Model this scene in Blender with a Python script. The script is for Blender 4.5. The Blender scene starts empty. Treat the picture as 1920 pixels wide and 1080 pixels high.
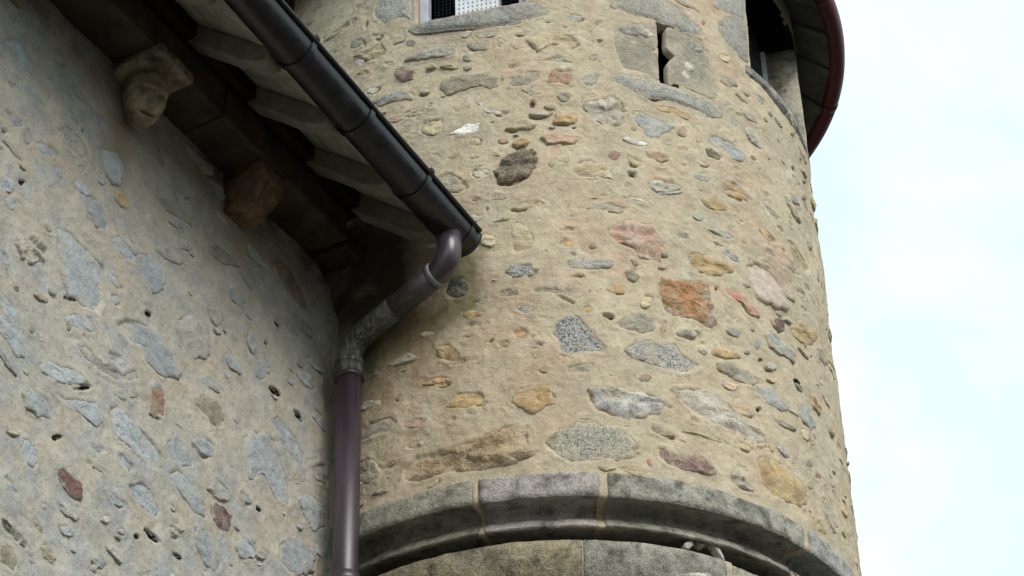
import bpy, math, random
import numpy as np
from mathutils import Vector, Matrix

# ------------------------------------------------------------------ camera
scene = bpy.context.scene
PITCH, ROLL = math.radians(37.772), math.radians(-1.7555)
EYE = 1.6
F = Vector((0, math.cos(PITCH), math.sin(PITCH)))
R0 = Vector((1, 0, 0)); U0 = Vector((0, -math.sin(PITCH), math.cos(PITCH)))
RV = R0*math.cos(ROLL) + U0*math.sin(ROLL)
UV = U0*math.cos(ROLL) - R0*math.sin(ROLL)
cam_data = bpy.data.cameras.new('camera')
cam_data.sensor_width = 36.0
cam_data.lens = 4609/1920*36
cam_data.clip_start = 0.05; cam_data.clip_end = 5000
cam = bpy.data.objects.new('camera', cam_data)
scene.collection.objects.link(cam)
M = Matrix(((RV.x, UV.x, -F.x, 0), (RV.y, UV.y, -F.y, 0), (RV.z, UV.z, -F.z, EYE), (0, 0, 0, 1)))
cam.matrix_world = M
scene.camera = cam

# ------------------------------------------------------------------ sky, sun, exposure
SUN_AZ, SUN_EL = math.radians(150), math.radians(33)      # clockwise from +Y
CLOUDS = (0.2, 0.4, 0.1)
world = bpy.data.worlds.new('World'); scene.world = world; world.use_nodes = True
nt = world.node_tree; nt.nodes.clear()
def wn(t, **kw):
    n = nt.nodes.new(t)
    for k, v in kw.items(): setattr(n, k, v)
    return n
out = wn('ShaderNodeOutputWorld')
sky = wn('ShaderNodeTexSky', sky_type='NISHITA', sun_disc=False, sun_elevation=SUN_EL, sun_rotation=SUN_AZ)
sky.dust_density = 2.0
bg1 = wn('ShaderNodeBackground'); bg1.inputs['Strength'].default_value = 0.13
bg2 = wn('ShaderNodeBackground'); cmix = wn('ShaderNodeMix', data_type='RGBA'); cmix.inputs[6].default_value = (0.72, 0.93, 0.975, 1); cmix.inputs[7].default_value = (0.90, 0.975, 0.995, 1); bg2.inputs['Strength'].default_value = 0.74
sepz = wn('ShaderNodeSeparateXYZ'); grad = wn('ShaderNodeMapRange')      # an overcast sky is brighter overhead than at the horizon
grad.inputs['From Min'].default_value = 0.0; grad.inputs['From Max'].default_value = 1.0; grad.inputs['To Min'].default_value = 0.66; grad.inputs['To Max'].default_value = 0.76
mixs = wn('ShaderNodeMixShader')
tc = wn('ShaderNodeTexCoord'); noi = wn('ShaderNodeTexNoise'); ramp = wn('ShaderNodeValToRGB')
mapn = wn('ShaderNodeMapping'); mapn.inputs['Location'].default_value = (0.37, 1.9, 0.52)
noi.inputs['Scale'].default_value = 3.2; noi.inputs['Detail'].default_value = 5; noi.inputs['Roughness'].default_value = 0.55
ramp.color_ramp.elements[0].position = 0.30; ramp.color_ramp.elements[0].color = (0.74, 0.74, 0.74, 1)
ramp.color_ramp.elements[1].position = 0.62; ramp.color_ramp.elements[1].color = (1, 1, 1, 1)
L = nt.links.new
noi2 = wn('ShaderNodeTexNoise'); noi2.inputs['Scale'].default_value = 5.0; noi2.inputs['Detail'].default_value = 6; noi2.inputs['Roughness'].default_value = 0.6; noi2.inputs['Distortion'].default_value = 0.6
mapc = wn('ShaderNodeMapping'); mapc.inputs['Location'].default_value = CLOUDS; mapc.inputs['Scale'].default_value = (1, 1, 1.8)
mr = wn('ShaderNodeMapRange'); mr.inputs['From Min'].default_value = 0.42; mr.inputs['From Max'].default_value = 0.68
L(tc.outputs['Generated'], mapc.inputs['Vector']); L(mapc.outputs[0], noi2.inputs['Vector']); L(noi2.outputs['Fac'], mr.inputs['Value']); L(mr.outputs['Result'], cmix.inputs[0]); L(cmix.outputs[2], bg2.inputs['Color'])
L(tc.outputs['Generated'], mapn.inputs['Vector']); L(mapn.outputs[0], noi.inputs['Vector']); L(noi.outputs['Fac'], ramp.inputs['Fac'])
L(sky.outputs['Color'], bg1.inputs['Color']); L(ramp.outputs['Color'], mixs.inputs['Fac'])
L(tc.outputs['Generated'], sepz.inputs[0]); L(sepz.outputs['Z'], grad.inputs['Value']); L(grad.outputs['Result'], bg2.inputs['Strength'])
L(bg1.outputs[0], mixs.inputs[1]); L(bg2.outputs[0], mixs.inputs[2]); L(mixs.outputs[0], out.inputs['Surface'])

sun_data = bpy.data.lights.new('sun', 'SUN'); sun_data.energy = 1.3; sun_data.angle = math.radians(34); sun_data.color = (1.0, 0.96, 0.91)
sun = bpy.data.objects.new('sun', sun_data); scene.collection.objects.link(sun)
to_sun = Vector((math.sin(SUN_AZ)*math.cos(SUN_EL), math.cos(SUN_AZ)*math.cos(SUN_EL), math.sin(SUN_EL)))
sun.rotation_euler = to_sun.to_track_quat('Z', 'Y').to_euler()
sun.location = to_sun*40
vs = scene.view_settings
vs.view_transform = 'Standard'; vs.look = 'None'; vs.gamma = 1; vs.use_curve_mapping = False; vs.exposure = 0.84

# ------------------------------------------------------------------ tables: outlines of the stones in metres,
# along the surface (arc length on the turret, distance from the turret on the wall) and height above ground
TOWER_STONES = '''
OR -.264,6.346 -.373,6.326 -.493,6.337 -.549,6.304 -.556,6.248 -.493,6.228 -.361,6.221 -.235,6.209 -.149,6.218 -.085,6.241 -.090,6.373 -.145,6.393 -.213,6.373
GG -.003,6.250 .050,6.216 .123,6.224 .202,6.233 .271,6.254 .292,6.293 .246,6.354 .172,6.377 .087,6.384 .013,6.359 -.044,6.303
GP .489,6.480 .579,6.452 .660,6.448 .754,6.429 .825,6.458 .812,6.490 .715,6.520 .664,6.563 .607,6.605 .497,6.588 .420,6.562
OT .768,6.263 .833,6.237 .926,6.247 1.025,6.285 1.038,6.358 .968,6.393 .873,6.410 .783,6.396 .746,6.359
OO .397,6.980 .413,6.967 .417,6.912 .450,6.888 .536,6.896 .594,6.883 .630,6.903 .617,6.971 .618,7.069 .596,7.086 .506,7.073 .433,7.057 .401,7.037
PP .822,7.180 .872,7.130 .963,7.127 1.047,7.157 1.013,7.239 .976,7.286 .874,7.299 .804,7.264
PK .251,7.186 .324,7.169 .342,7.131 .411,7.134 .458,7.162 .425,7.241 .400,7.298 .304,7.299 .242,7.268 .217,7.244
WG .144,6.434 .199,6.416 .261,6.407 .326,6.427 .380,6.455 .399,6.497 .357,6.511 .255,6.534 .180,6.542 .130,6.524 .119,6.486
GL .269,6.673 .340,6.657 .412,6.644 .474,6.643 .540,6.677 .557,6.705 .480,6.722 .455,6.763 .373,6.760 .306,6.756 .249,6.705
GD .020,6.729 .021,6.683 .049,6.667 .124,6.680 .187,6.676 .201,6.704 .177,6.741 .147,6.786 .105,6.835 .061,6.838 .016,6.807 -.001,6.761
BR -.178,7.489 -.129,7.468 -.058,7.494 -.017,7.556 -.025,7.617 -.085,7.632 -.145,7.609 -.187,7.533
GP .186,7.795 .225,7.755 .294,7.748 .323,7.781 .308,7.895 .274,7.912 .231,7.882 .175,7.867 .153,7.828
BG -.384,7.985 -.366,7.956 -.308,7.971 -.266,7.973 -.210,7.974 -.182,7.946 -.148,7.949 -.133,7.993 -.215,8.036 -.322,8.049 -.372,8.051 -.391,8.020
OT 1.091,7.058 1.160,7.066 1.286,7.187 1.233,7.186 1.126,7.170 1.045,7.073
OT .541,7.150 .577,7.129 .656,7.141 .743,7.190 .745,7.212 .679,7.217 .608,7.223 .554,7.221 .529,7.183
T -.033,8.140 -.007,8.115 .042,8.142 .084,8.147 .125,8.135 .168,8.171 .134,8.202 .079,8.213 .017,8.228 -.046,8.188
O -.143,6.475 -.113,6.449 -.076,6.427 -.039,6.443 .004,6.463 .012,6.500 -.018,6.543 -.079,6.555 -.129,6.533 -.149,6.483
T 1.104,7.483 1.168,7.454 1.250,7.465 1.280,7.512 1.218,7.540 1.144,7.553 1.086,7.534
RP .361,6.267 .391,6.240 .470,6.231 .538,6.230 .576,6.258 .564,6.284 .517,6.301 .434,6.289 .383,6.311 .354,6.306
S .359,7.789 .397,7.753 .398,7.722 .458,7.744 .531,7.813 .501,7.830 .442,7.829 .384,7.845 .343,7.812
G .895,6.928 .964,6.914 1.043,6.924 1.064,6.977 .997,6.989 .937,7.014 .881,6.970
T .145,7.475 .199,7.489 .272,7.472 .260,7.496 .243,7.555 .163,7.576 .129,7.570 .097,7.507
S .692,7.806 .743,7.795 .795,7.766 .854,7.785 .860,7.828 .813,7.849 .732,7.857 .682,7.838
Gy .623,6.703 .684,6.686 .766,6.687 .824,6.735 .764,6.749 .675,6.753 .611,6.730
Gy -.742,6.506 -.717,6.480 -.608,6.466 -.564,6.495 -.594,6.536 -.686,6.550
Gy .269,6.790 .334,6.784 .383,6.817 .380,6.872 .313,6.875 .252,6.835 .222,6.807
Gy 1.137,6.303 1.194,6.250 1.241,6.312 1.171,6.396 1.111,6.365
T -.720,8.300 -.666,8.279 -.623,8.280 -.628,8.321 -.650,8.377 -.712,8.348 -.788,8.385 -.807,8.377
T -.127,7.131 -.088,7.135 -.046,7.148 -.047,7.206 -.084,7.276 -.123,7.280
S 1.034,6.695 1.056,6.660 1.118,6.657 1.171,6.714 1.086,6.754 1.039,6.761
S .798,6.669 .849,6.644 .925,6.644 .961,6.681 .912,6.697 .859,6.727 .785,6.702
G -.655,8.023 -.580,8.014 -.516,7.999 -.500,8.029 -.572,8.071 -.638,8.071 -.708,8.070
G .076,7.046 .153,7.049 .232,7.069 .240,7.102 .130,7.109 .071,7.091 .054,7.062
Gy -.738,6.325 -.714,6.293 -.652,6.290 -.629,6.333 -.684,6.391 -.736,6.398
G -.493,8.185 -.401,8.173 -.335,8.170 -.331,8.201 -.416,8.231 -.516,8.224 -.536,8.205
RD .696,7.058 .772,7.058 .804,7.023 .860,7.029 .863,7.059 .810,7.075 .786,7.105 .727,7.112 .688,7.096
GP .417,7.456 .491,7.472 .539,7.514 .496,7.543 .415,7.524 .384,7.482
T -.964,8.569 -.852,8.539 -.806,8.554 -.832,8.586 -.885,8.582 -.979,8.640 -1.002,8.607
OT -.307,6.477 -.243,6.483 -.229,6.518 -.261,6.546 -.338,6.556 -.375,6.504
Gy -.384,7.482 -.328,7.457 -.293,7.473 -.320,7.532 -.341,7.564 -.376,7.566 -.408,7.550
GM -.367,6.977 -.320,6.965 -.290,6.974 -.286,7.029 -.319,7.065 -.360,7.056 -.381,7.013
RT .029,7.957 .063,7.947 .117,7.949 .129,7.991 .127,8.028 .042,8.021 .026,7.970
T -.426,7.764 -.375,7.778 -.381,7.847 -.466,7.855 -.478,7.814
Gy 1.256,7.075 1.334,7.083 1.402,7.145 1.312,7.145 1.248,7.112
Gy -1.317,8.992 -1.200,8.900 -1.158,8.906 -1.263,8.991 -1.374,9.060
OT -.403,6.726 -.356,6.679 -.310,6.679 -.329,6.730 -.369,6.779 -.416,6.777
Pk .019,7.651 .106,7.656 .147,7.676 .088,7.704 .021,7.709 -.006,7.683
Gy -.105,8.008 -.107,7.948 -.046,7.946 -.001,7.971 .004,8.017 -.050,8.020 -.065,7.985
OT .467,7.877 .521,7.882 .598,7.870 .649,7.887 .547,7.919 .484,7.910 .431,7.898
GD -.130,7.017 -.078,7.020 -.046,7.033 -.051,7.079 -.128,7.082 -.155,7.053
W .923,7.930 .992,7.939 1.013,7.967 .963,7.982 .911,7.996 .876,7.966
RP -.585,8.138 -.548,8.102 -.508,8.103 -.489,8.132 -.548,8.177 -.597,8.186
OP .756,6.580 .737,6.600 .704,6.614 .687,6.602 .662,6.578 .664,6.559 .688,6.537 .729,6.539 .762,6.556
T 1.067,6.201 1.132,6.219 1.108,6.288 1.016,6.229
OT .628,7.460 .677,7.459 .743,7.484 .750,7.514 .665,7.510 .615,7.490
GP .632,6.231 .675,6.209 .731,6.220 .710,6.250 .660,6.292 .629,6.274
Gy .205,7.331 .272,7.332 .328,7.358 .240,7.374 .173,7.362 .152,7.335
Gy .869,8.215 .837,8.225 .808,8.218 .774,8.203 .763,8.181 .773,8.163 .814,8.158 .838,8.171 .869,8.191
BG -.036,6.944 .027,6.934 .071,6.921 .103,6.934 .086,6.978 .047,6.949 -.016,6.975 -.035,6.968 -.071,6.951
WW -.283,7.738 -.234,7.740 -.227,7.783 -.282,7.787 -.325,7.776 -.353,7.753
OT .660,6.763 .745,6.804 .713,6.815 .625,6.806 .599,6.766
O .133,7.751 .132,7.804 .084,7.798 .055,7.811 .043,7.753
O .792,7.569 .855,7.584 .836,7.627 .798,7.625 .739,7.569
Gy .906,8.040 .973,8.054 .966,8.087 .924,8.103 .866,8.054
Gy -.277,8.177 -.256,8.157 -.199,8.158 -.195,8.195 -.241,8.215 -.280,8.211
OT .943,7.440 1.001,7.455 1.004,7.474 .941,7.499 .891,7.476
Gy -.736,6.610 -.679,6.593 -.632,6.597 -.640,6.623 -.703,6.646 -.736,6.641
W .680,7.630 .649,7.635 .620,7.621 .597,7.609 .593,7.586 .608,7.573 .638,7.580 .671,7.590 .679,7.609
RP 1.006,7.079 .997,7.094 .963,7.094 .947,7.078 .928,7.059 .931,7.041 .952,7.031 .978,7.035 1.008,7.062
Gy -.788,8.404 -.740,8.399 -.750,8.440 -.809,8.472 -.823,8.427
T -.096,7.331 -.030,7.338 -.001,7.354 -.023,7.372 -.081,7.376 -.122,7.343
Pk .406,7.623 .457,7.619 .512,7.654 .468,7.666 .398,7.656
BG .052,6.590 .108,6.587 .142,6.600 .147,6.631 .091,6.629 .044,6.617
S 1.193,7.793 1.269,7.829 1.240,7.859 1.151,7.810
G .185,7.936 .221,7.963 .234,8.016 .188,8.005 .156,7.970
S .724,7.253 .757,7.242 .781,7.262 .771,7.287 .720,7.298 .679,7.263
GP .545,6.850 .520,6.848 .481,6.837 .462,6.824 .460,6.808 .478,6.799 .511,6.803 .545,6.816 .553,6.836
S .674,7.342 .724,7.338 .765,7.361 .736,7.373 .678,7.377 .639,7.353
OT .793,7.647 .774,7.644 .749,7.636 .726,7.611 .721,7.587 .738,7.582 .773,7.598 .795,7.616 .809,7.640
Gy .073,8.054 .132,8.061 .102,8.087 .054,8.095 .006,8.068
BR .668,7.723 .719,7.724 .753,7.754 .689,7.769 .654,7.758
Gy 1.045,7.360 1.156,7.394 1.175,7.415 1.061,7.387 .988,7.370
OT 1.146,6.796 1.198,6.770 1.223,6.808 1.156,6.842
BG .876,6.572 .935,6.575 1.000,6.596 .919,6.607 .851,6.591
T -.184,7.213 -.200,7.232 -.227,7.245 -.243,7.231 -.243,7.212 -.232,7.190 -.204,7.180 -.190,7.181 -.174,7.199
Gy .977,7.599 1.035,7.599 1.063,7.621 1.005,7.634 .937,7.630
O .226,6.951 .275,6.953 .277,7.002 .228,6.995 .204,6.969
BG .341,6.367 .386,6.356 .426,6.357 .424,6.375 .382,6.396 .334,6.399
T .537,6.384 .624,6.380 .691,6.369 .625,6.399 .524,6.399 .462,6.391
S .510,7.492 .476,7.490 .433,7.474 .421,7.461 .421,7.450 .438,7.446 .483,7.459 .513,7.474 .536,7.493
Gy .599,8.497 .650,8.496 .712,8.503 .686,8.514 .618,8.525 .567,8.517
Pk -.452,6.478 -.490,6.488 -.516,6.486 -.546,6.477 -.531,6.462 -.512,6.452 -.484,6.448 -.457,6.456 -.447,6.465
Gy -1.064,8.818 -1.016,8.806 -1.004,8.827 -1.038,8.849 -1.109,8.854
G .687,6.881 .737,6.889 .757,6.913 .708,6.929 .669,6.902
BG -.157,6.937 -.106,6.942 -.099,6.962 -.131,6.973 -.156,6.981 -.189,6.962
T 1.325,6.804 1.300,6.799 1.290,6.786 1.292,6.770 1.302,6.757 1.320,6.753 1.347,6.765 1.355,6.785 1.344,6.798
T .849,8.322 .832,8.332 .809,8.330 .787,8.317 .772,8.301 .782,8.284 .807,8.284 .828,8.293 .838,8.305
T .339,7.567 .375,7.571 .384,7.604 .328,7.618 .314,7.601
O -.081,6.783 -.098,6.791 -.118,6.790 -.133,6.778 -.135,6.762 -.123,6.748 -.096,6.742 -.079,6.751 -.071,6.763
O -.059,7.681 -.077,7.684 -.098,7.679 -.112,7.664 -.112,7.649 -.097,7.639 -.069,7.639 -.052,7.652 -.045,7.665
T .375,6.957 .355,6.958 .339,6.951 .330,6.937 .327,6.912 .336,6.894 .355,6.899 .367,6.917 .377,6.938
S 1.370,7.730 1.355,7.731 1.339,7.721 1.333,7.696 1.338,7.670 1.345,7.665 1.363,7.675 1.377,7.696 1.382,7.722
G -.052,6.877 -.075,6.890 -.110,6.902 -.126,6.898 -.122,6.882 -.106,6.866 -.086,6.855 -.061,6.852 -.054,6.865
WW .353,7.676 .406,7.680 .412,7.704 .354,7.698 .327,7.710 .305,7.692
S 1.429,7.611 1.403,7.598 1.389,7.573 1.388,7.549 1.408,7.546 1.430,7.566 1.442,7.601
OT -.239,6.893 -.266,6.899 -.289,6.899 -.311,6.888 -.304,6.874 -.285,6.865 -.260,6.863 -.243,6.869 -.230,6.881
O .054,7.148 .102,7.149 .097,7.186 .068,7.190 .029,7.161
T -.524,7.904 -.478,7.896 -.462,7.908 -.532,7.946 -.551,7.929
W -.232,7.856 -.205,7.823 -.151,7.805 -.137,7.821 -.198,7.835 -.225,7.882 -.246,7.891
W .177,8.308 .156,8.317 .131,8.322 .116,8.312 .117,8.296 .128,8.282 .143,8.276 .165,8.280 .174,8.292
Gy -.233,8.223 -.170,8.214 -.149,8.234 -.251,8.250
S .933,7.365 .977,7.368 .991,7.389 .949,7.404 .910,7.387
W -.740,8.322 -.765,8.338 -.787,8.345 -.797,8.343 -.799,8.327 -.779,8.307 -.754,8.294 -.733,8.296 -.736,8.310
Gy 1.193,7.327 1.175,7.335 1.148,7.329 1.128,7.321 1.109,7.310 1.114,7.299 1.144,7.299 1.174,7.306 1.196,7.317
G .915,6.440 .946,6.451 .903,6.488 .862,6.466
BG .295,7.025 .315,7.016 .337,7.044 .312,7.076 .284,7.064
BG .680,6.970 .711,6.958 .742,6.980 .699,7.002 .666,6.993
Gy 1.404,7.347 1.366,7.324 1.337,7.298 1.331,7.277 1.353,7.281 1.383,7.306 1.402,7.333
Pk .582,7.816 .570,7.832 .548,7.825 .534,7.803 .546,7.782 .566,7.784 .585,7.797
Gy .113,7.897 .100,7.907 .079,7.904 .064,7.891 .068,7.877 .075,7.865 .097,7.861 .113,7.870 .115,7.884
BG 1.327,7.932 1.305,7.913 1.301,7.897 1.322,7.900 1.362,7.930 1.384,7.951 1.362,7.954
Gy 1.046,8.231 1.032,8.242 1.009,8.234 .993,8.214 .995,8.199 1.021,8.198 1.047,8.212
Pk -.552,7.922 -.580,7.932 -.600,7.937 -.619,7.935 -.619,7.925 -.603,7.910 -.573,7.901 -.553,7.902 -.545,7.908
Pk -.844,8.350 -.869,8.368 -.889,8.364 -.880,8.343 -.863,8.325 -.834,8.316 -.824,8.326
T -.467,6.389 -.486,6.396 -.514,6.396 -.532,6.392 -.532,6.380 -.516,6.372 -.489,6.366 -.463,6.370 -.456,6.379
RT .284,7.620 .262,7.627 .247,7.608 .246,7.588 .265,7.576 .281,7.585 .294,7.607
RP .349,6.614 .331,6.613 .316,6.609 .307,6.599 .299,6.584 .314,6.574 .331,6.576 .347,6.582 .354,6.601
W -.682,8.141 -.703,8.148 -.726,8.142 -.722,8.128 -.690,8.107 -.675,8.112 -.665,8.128
Gy .254,8.305 .227,8.296 .216,8.281 .223,8.262 .233,8.256 .258,8.272 .266,8.298
Pk -1.082,8.782 -1.120,8.803 -1.152,8.818 -1.144,8.802 -1.101,8.770 -1.070,8.755 -1.060,8.757
Gy -.500,8.307 -.517,8.317 -.535,8.314 -.543,8.309 -.540,8.295 -.525,8.279 -.506,8.275 -.495,8.281 -.490,8.291
T -.242,7.705 -.263,7.717 -.281,7.704 -.282,7.685 -.265,7.674 -.246,7.670 -.236,7.688
O -.375,6.629 -.388,6.637 -.415,6.641 -.435,6.638 -.426,6.624 -.415,6.616 -.395,6.610 -.367,6.610 -.362,6.620
W .914,6.848 .893,6.849 .871,6.835 .863,6.816 .872,6.808 .901,6.818 .923,6.837
Gy 1.063,6.512 1.044,6.501 1.038,6.482 1.050,6.470 1.070,6.474 1.088,6.495 1.084,6.509
T .841,7.412 .824,7.409 .805,7.389 .794,7.363 .803,7.351 .815,7.357 .837,7.388
T -.867,8.453 -.890,8.469 -.924,8.486 -.938,8.488 -.934,8.479 -.919,8.465 -.892,8.447 -.861,8.435 -.853,8.440
Gy -.142,7.414 -.161,7.417 -.181,7.420 -.194,7.411 -.201,7.400 -.177,7.393 -.158,7.388 -.142,7.394 -.132,7.403
S .807,7.960 .835,7.957 .853,7.981 .824,7.993 .795,7.986
Gy .969,7.323 .953,7.327 .926,7.331 .908,7.324 .909,7.317 .912,7.307 .931,7.303 .954,7.306 .971,7.312
T -.238,7.628 -.251,7.636 -.273,7.638 -.281,7.629 -.282,7.621 -.269,7.604 -.249,7.603 -.235,7.608 -.231,7.618
Gy .230,8.116 .205,8.113 .193,8.102 .190,8.083 .206,8.075 .224,8.083 .238,8.103
Gy .952,8.211 .939,8.217 .916,8.209 .901,8.185 .908,8.174 .926,8.177 .944,8.194
G .838,6.933 .828,6.934 .812,6.907 .809,6.889 .821,6.876 .834,6.888 .845,6.916
O .125,6.851 .150,6.849 .155,6.877 .133,6.895 .113,6.871
RT 1.145,6.478 1.125,6.479 1.099,6.469 1.093,6.456 1.095,6.443 1.123,6.449 1.141,6.462
O .578,7.723 .561,7.731 .543,7.724 .530,7.716 .526,7.706 .535,7.700 .557,7.700 .579,7.705 .582,7.715
T -.720,8.242 -.731,8.253 -.758,8.267 -.775,8.268 -.776,8.263 -.761,8.248 -.740,8.232 -.717,8.224 -.708,8.226
W .621,7.411 .605,7.412 .581,7.406 .569,7.396 .570,7.387 .579,7.382 .597,7.381 .614,7.389 .621,7.401
BG 1.214,7.399 1.198,7.390 1.202,7.374 1.213,7.369 1.243,7.376 1.249,7.389 1.237,7.400
Gy -.745,8.629 -.768,8.645 -.789,8.642 -.789,8.632 -.770,8.614 -.746,8.607 -.735,8.612
Pk -.306,7.880 -.323,7.889 -.337,7.887 -.336,7.864 -.323,7.852 -.306,7.851 -.294,7.866
T -.136,8.199 -.150,8.204 -.162,8.199 -.162,8.174 -.150,8.158 -.138,8.160 -.128,8.182
W .337,7.398 .385,7.387 .392,7.398 .344,7.413 .283,7.410
T -.323,8.103 -.342,8.110 -.370,8.119 -.392,8.121 -.383,8.112 -.371,8.102 -.340,8.091 -.322,8.089 -.314,8.093
Gy 1.414,6.386 1.396,6.376 1.373,6.354 1.365,6.339 1.376,6.336 1.406,6.355 1.419,6.373
W -.917,8.697 -.940,8.706 -.955,8.701 -.943,8.685 -.922,8.668 -.910,8.670 -.899,8.679
Gy -.283,8.235 -.251,8.265 -.279,8.277 -.305,8.246
T .650,7.798 .639,7.808 .626,7.810 .616,7.794 .616,7.774 .628,7.765 .647,7.781
T -.432,6.849 -.450,6.856 -.470,6.854 -.478,6.846 -.479,6.840 -.468,6.832 -.442,6.831 -.427,6.833 -.420,6.844
Gy 1.000,7.707 .985,7.708 .958,7.700 .947,7.688 .960,7.680 .991,7.687 1.013,7.700
T -.151,6.737 -.166,6.745 -.178,6.744 -.191,6.740 -.190,6.729 -.183,6.720 -.165,6.714 -.152,6.717 -.141,6.726
Gy -.267,8.136 -.283,8.149 -.297,8.148 -.303,8.136 -.287,8.114 -.268,8.111 -.260,8.119
O .224,7.411 .206,7.412 .185,7.402 .170,7.394 .168,7.385 .188,7.385 .209,7.392 .233,7.401 .238,7.408
T .429,6.856 .423,6.868 .416,6.859 .407,6.845 .402,6.824 .405,6.806 .411,6.804 .419,6.814 .427,6.835
T -.418,8.149 -.434,8.150 -.448,8.137 -.448,8.127 -.426,8.117 -.407,8.122 -.408,8.138
Gy .498,7.257 .551,7.274 .522,7.290 .496,7.282
Gy 1.143,7.668 1.126,7.653 1.121,7.636 1.131,7.631 1.149,7.641 1.164,7.653 1.160,7.670
O -.380,6.605 -.409,6.615 -.438,6.623 -.468,6.628 -.463,6.623 -.439,6.611 -.406,6.600 -.383,6.596 -.371,6.598
Pk -.137,7.690 -.153,7.698 -.166,7.689 -.164,7.674 -.149,7.661 -.135,7.666 -.125,7.677
Gy .823,7.167 .804,7.175 .788,7.172 .776,7.159 .786,7.148 .804,7.146 .820,7.156
T -.602,8.229 -.629,8.246 -.650,8.250 -.647,8.239 -.627,8.223 -.600,8.209 -.597,8.216
W -.663,8.414 -.679,8.426 -.698,8.430 -.697,8.417 -.682,8.400 -.662,8.390 -.654,8.401
BG .960,7.105 .993,7.111 1.009,7.136 .952,7.121
BG 1.049,6.832 1.031,6.826 1.041,6.814 1.061,6.809 1.081,6.812 1.086,6.823 1.073,6.831
Gy .324,7.480 .311,7.483 .293,7.470 .297,7.458 .306,7.451 .327,7.458 .335,7.468
S .786,8.033 .827,8.060 .799,8.068 .767,8.032
T 1.165,7.703 1.159,7.712 1.140,7.710 1.124,7.694 1.128,7.682 1.142,7.683 1.157,7.690
Pk -.780,8.570 -.802,8.582 -.816,8.582 -.807,8.566 -.790,8.552 -.772,8.548 -.765,8.551
T .205,7.483 .183,7.483 .163,7.480 .152,7.475 .149,7.468 .164,7.465 .183,7.465 .204,7.470 .206,7.476
Br 1.076,6.853 1.058,6.859 1.040,6.852 1.029,6.840 1.041,6.834 1.058,6.831 1.069,6.841
Pk -.075,8.169 -.087,8.172 -.098,8.163 -.097,8.149 -.090,8.136 -.076,8.137 -.070,8.151
Br .226,6.849 .212,6.855 .195,6.856 .185,6.852 .186,6.844 .194,6.837 .212,6.834 .226,6.835 .230,6.842
Gy -.793,8.213 -.808,8.227 -.815,8.222 -.817,8.209 -.806,8.188 -.793,8.185 -.788,8.200
T .570,7.671 .555,7.665 .542,7.651 .543,7.643 .554,7.632 .564,7.640 .575,7.657
Gy .581,6.770 .561,6.779 .547,6.774 .541,6.765 .552,6.756 .571,6.751 .582,6.761
BG .052,7.835 .035,7.845 .021,7.846 .012,7.843 .010,7.836 .021,7.827 .031,7.822 .050,7.823 .054,7.828
S 1.044,8.240 1.031,8.246 1.012,8.242 .997,8.233 1.013,8.223 1.029,8.223 1.042,8.231
Pk .365,7.774 .349,7.773 .341,7.765 .340,7.748 .347,7.744 .364,7.747 .372,7.766
T -.345,6.458 -.362,6.461 -.368,6.451 -.367,6.438 -.352,6.431 -.337,6.437 -.336,6.450
Gy -.613,6.231 -.640,6.239 -.665,6.240 -.679,6.240 -.681,6.236 -.661,6.230 -.631,6.224 -.615,6.223 -.601,6.225
Gy 1.073,6.395 1.063,6.402 1.043,6.390 1.032,6.379 1.038,6.374 1.050,6.370 1.071,6.385
RT .724,8.472 .709,8.469 .700,8.454 .697,8.440 .708,8.434 .722,8.445 .726,8.460
RT .178,7.178 .163,7.182 .154,7.168 .153,7.157 .164,7.148 .179,7.153 .182,7.168
W 1.181,7.251 1.166,7.251 1.147,7.241 1.137,7.230 1.143,7.224 1.162,7.227 1.184,7.243
T -.629,8.174 -.650,8.179 -.674,8.184 -.693,8.184 -.696,8.179 -.672,8.172 -.653,8.168 -.627,8.166 -.619,8.168
T -.398,7.673 -.419,7.685 -.430,7.680 -.431,7.673 -.419,7.659 -.398,7.657 -.391,7.663
W -.276,6.459 -.293,6.464 -.308,6.463 -.312,6.452 -.299,6.444 -.275,6.442 -.270,6.447
W -.266,8.090 -.284,8.093 -.297,8.090 -.293,8.074 -.278,8.068 -.266,8.070 -.260,8.080
Gy .118,7.313 .098,7.313 .088,7.307 .083,7.296 .102,7.290 .119,7.293 .124,7.302
BG 1.270,6.512 1.249,6.501 1.232,6.488 1.233,6.478 1.242,6.479 1.263,6.490 1.278,6.506
Br .085,6.886 .092,6.894 .046,6.925 .027,6.926
BG .319,7.090 .337,7.101 .334,7.121 .304,7.120
Pk .752,7.926 .742,7.924 .728,7.909 .727,7.893 .739,7.893 .751,7.899 .756,7.913
W .445,7.124 .423,7.119 .413,7.111 .410,7.101 .425,7.097 .440,7.104 .448,7.115
T -.031,6.219 -.050,6.223 -.063,6.219 -.069,6.210 -.052,6.202 -.033,6.203 -.029,6.213
T -.181,7.792 -.193,7.795 -.209,7.794 -.207,7.783 -.200,7.775 -.181,7.773 -.172,7.783
W -.215,6.843 -.228,6.846 -.238,6.843 -.240,6.830 -.229,6.820 -.214,6.821 -.209,6.830
Br -.024,7.868 -.036,7.872 -.042,7.862 -.043,7.847 -.036,7.837 -.023,7.839 -.020,7.854
Br .323,7.516 .343,7.516 .352,7.535 .313,7.536
Br -.720,8.510 -.725,8.521 -.732,8.516 -.738,8.499 -.735,8.478 -.726,8.480 -.719,8.492
Br .934,7.845 .919,7.849 .907,7.844 .898,7.836 .907,7.826 .920,7.826 .936,7.838
T .135,6.409 .115,6.411 .099,6.409 .086,6.404 .086,6.400 .100,6.397 .114,6.396 .131,6.399 .137,6.404
T -.008,6.616 -.028,6.615 -.041,6.613 -.042,6.604 -.025,6.598 -.010,6.598 -.002,6.606
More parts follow.
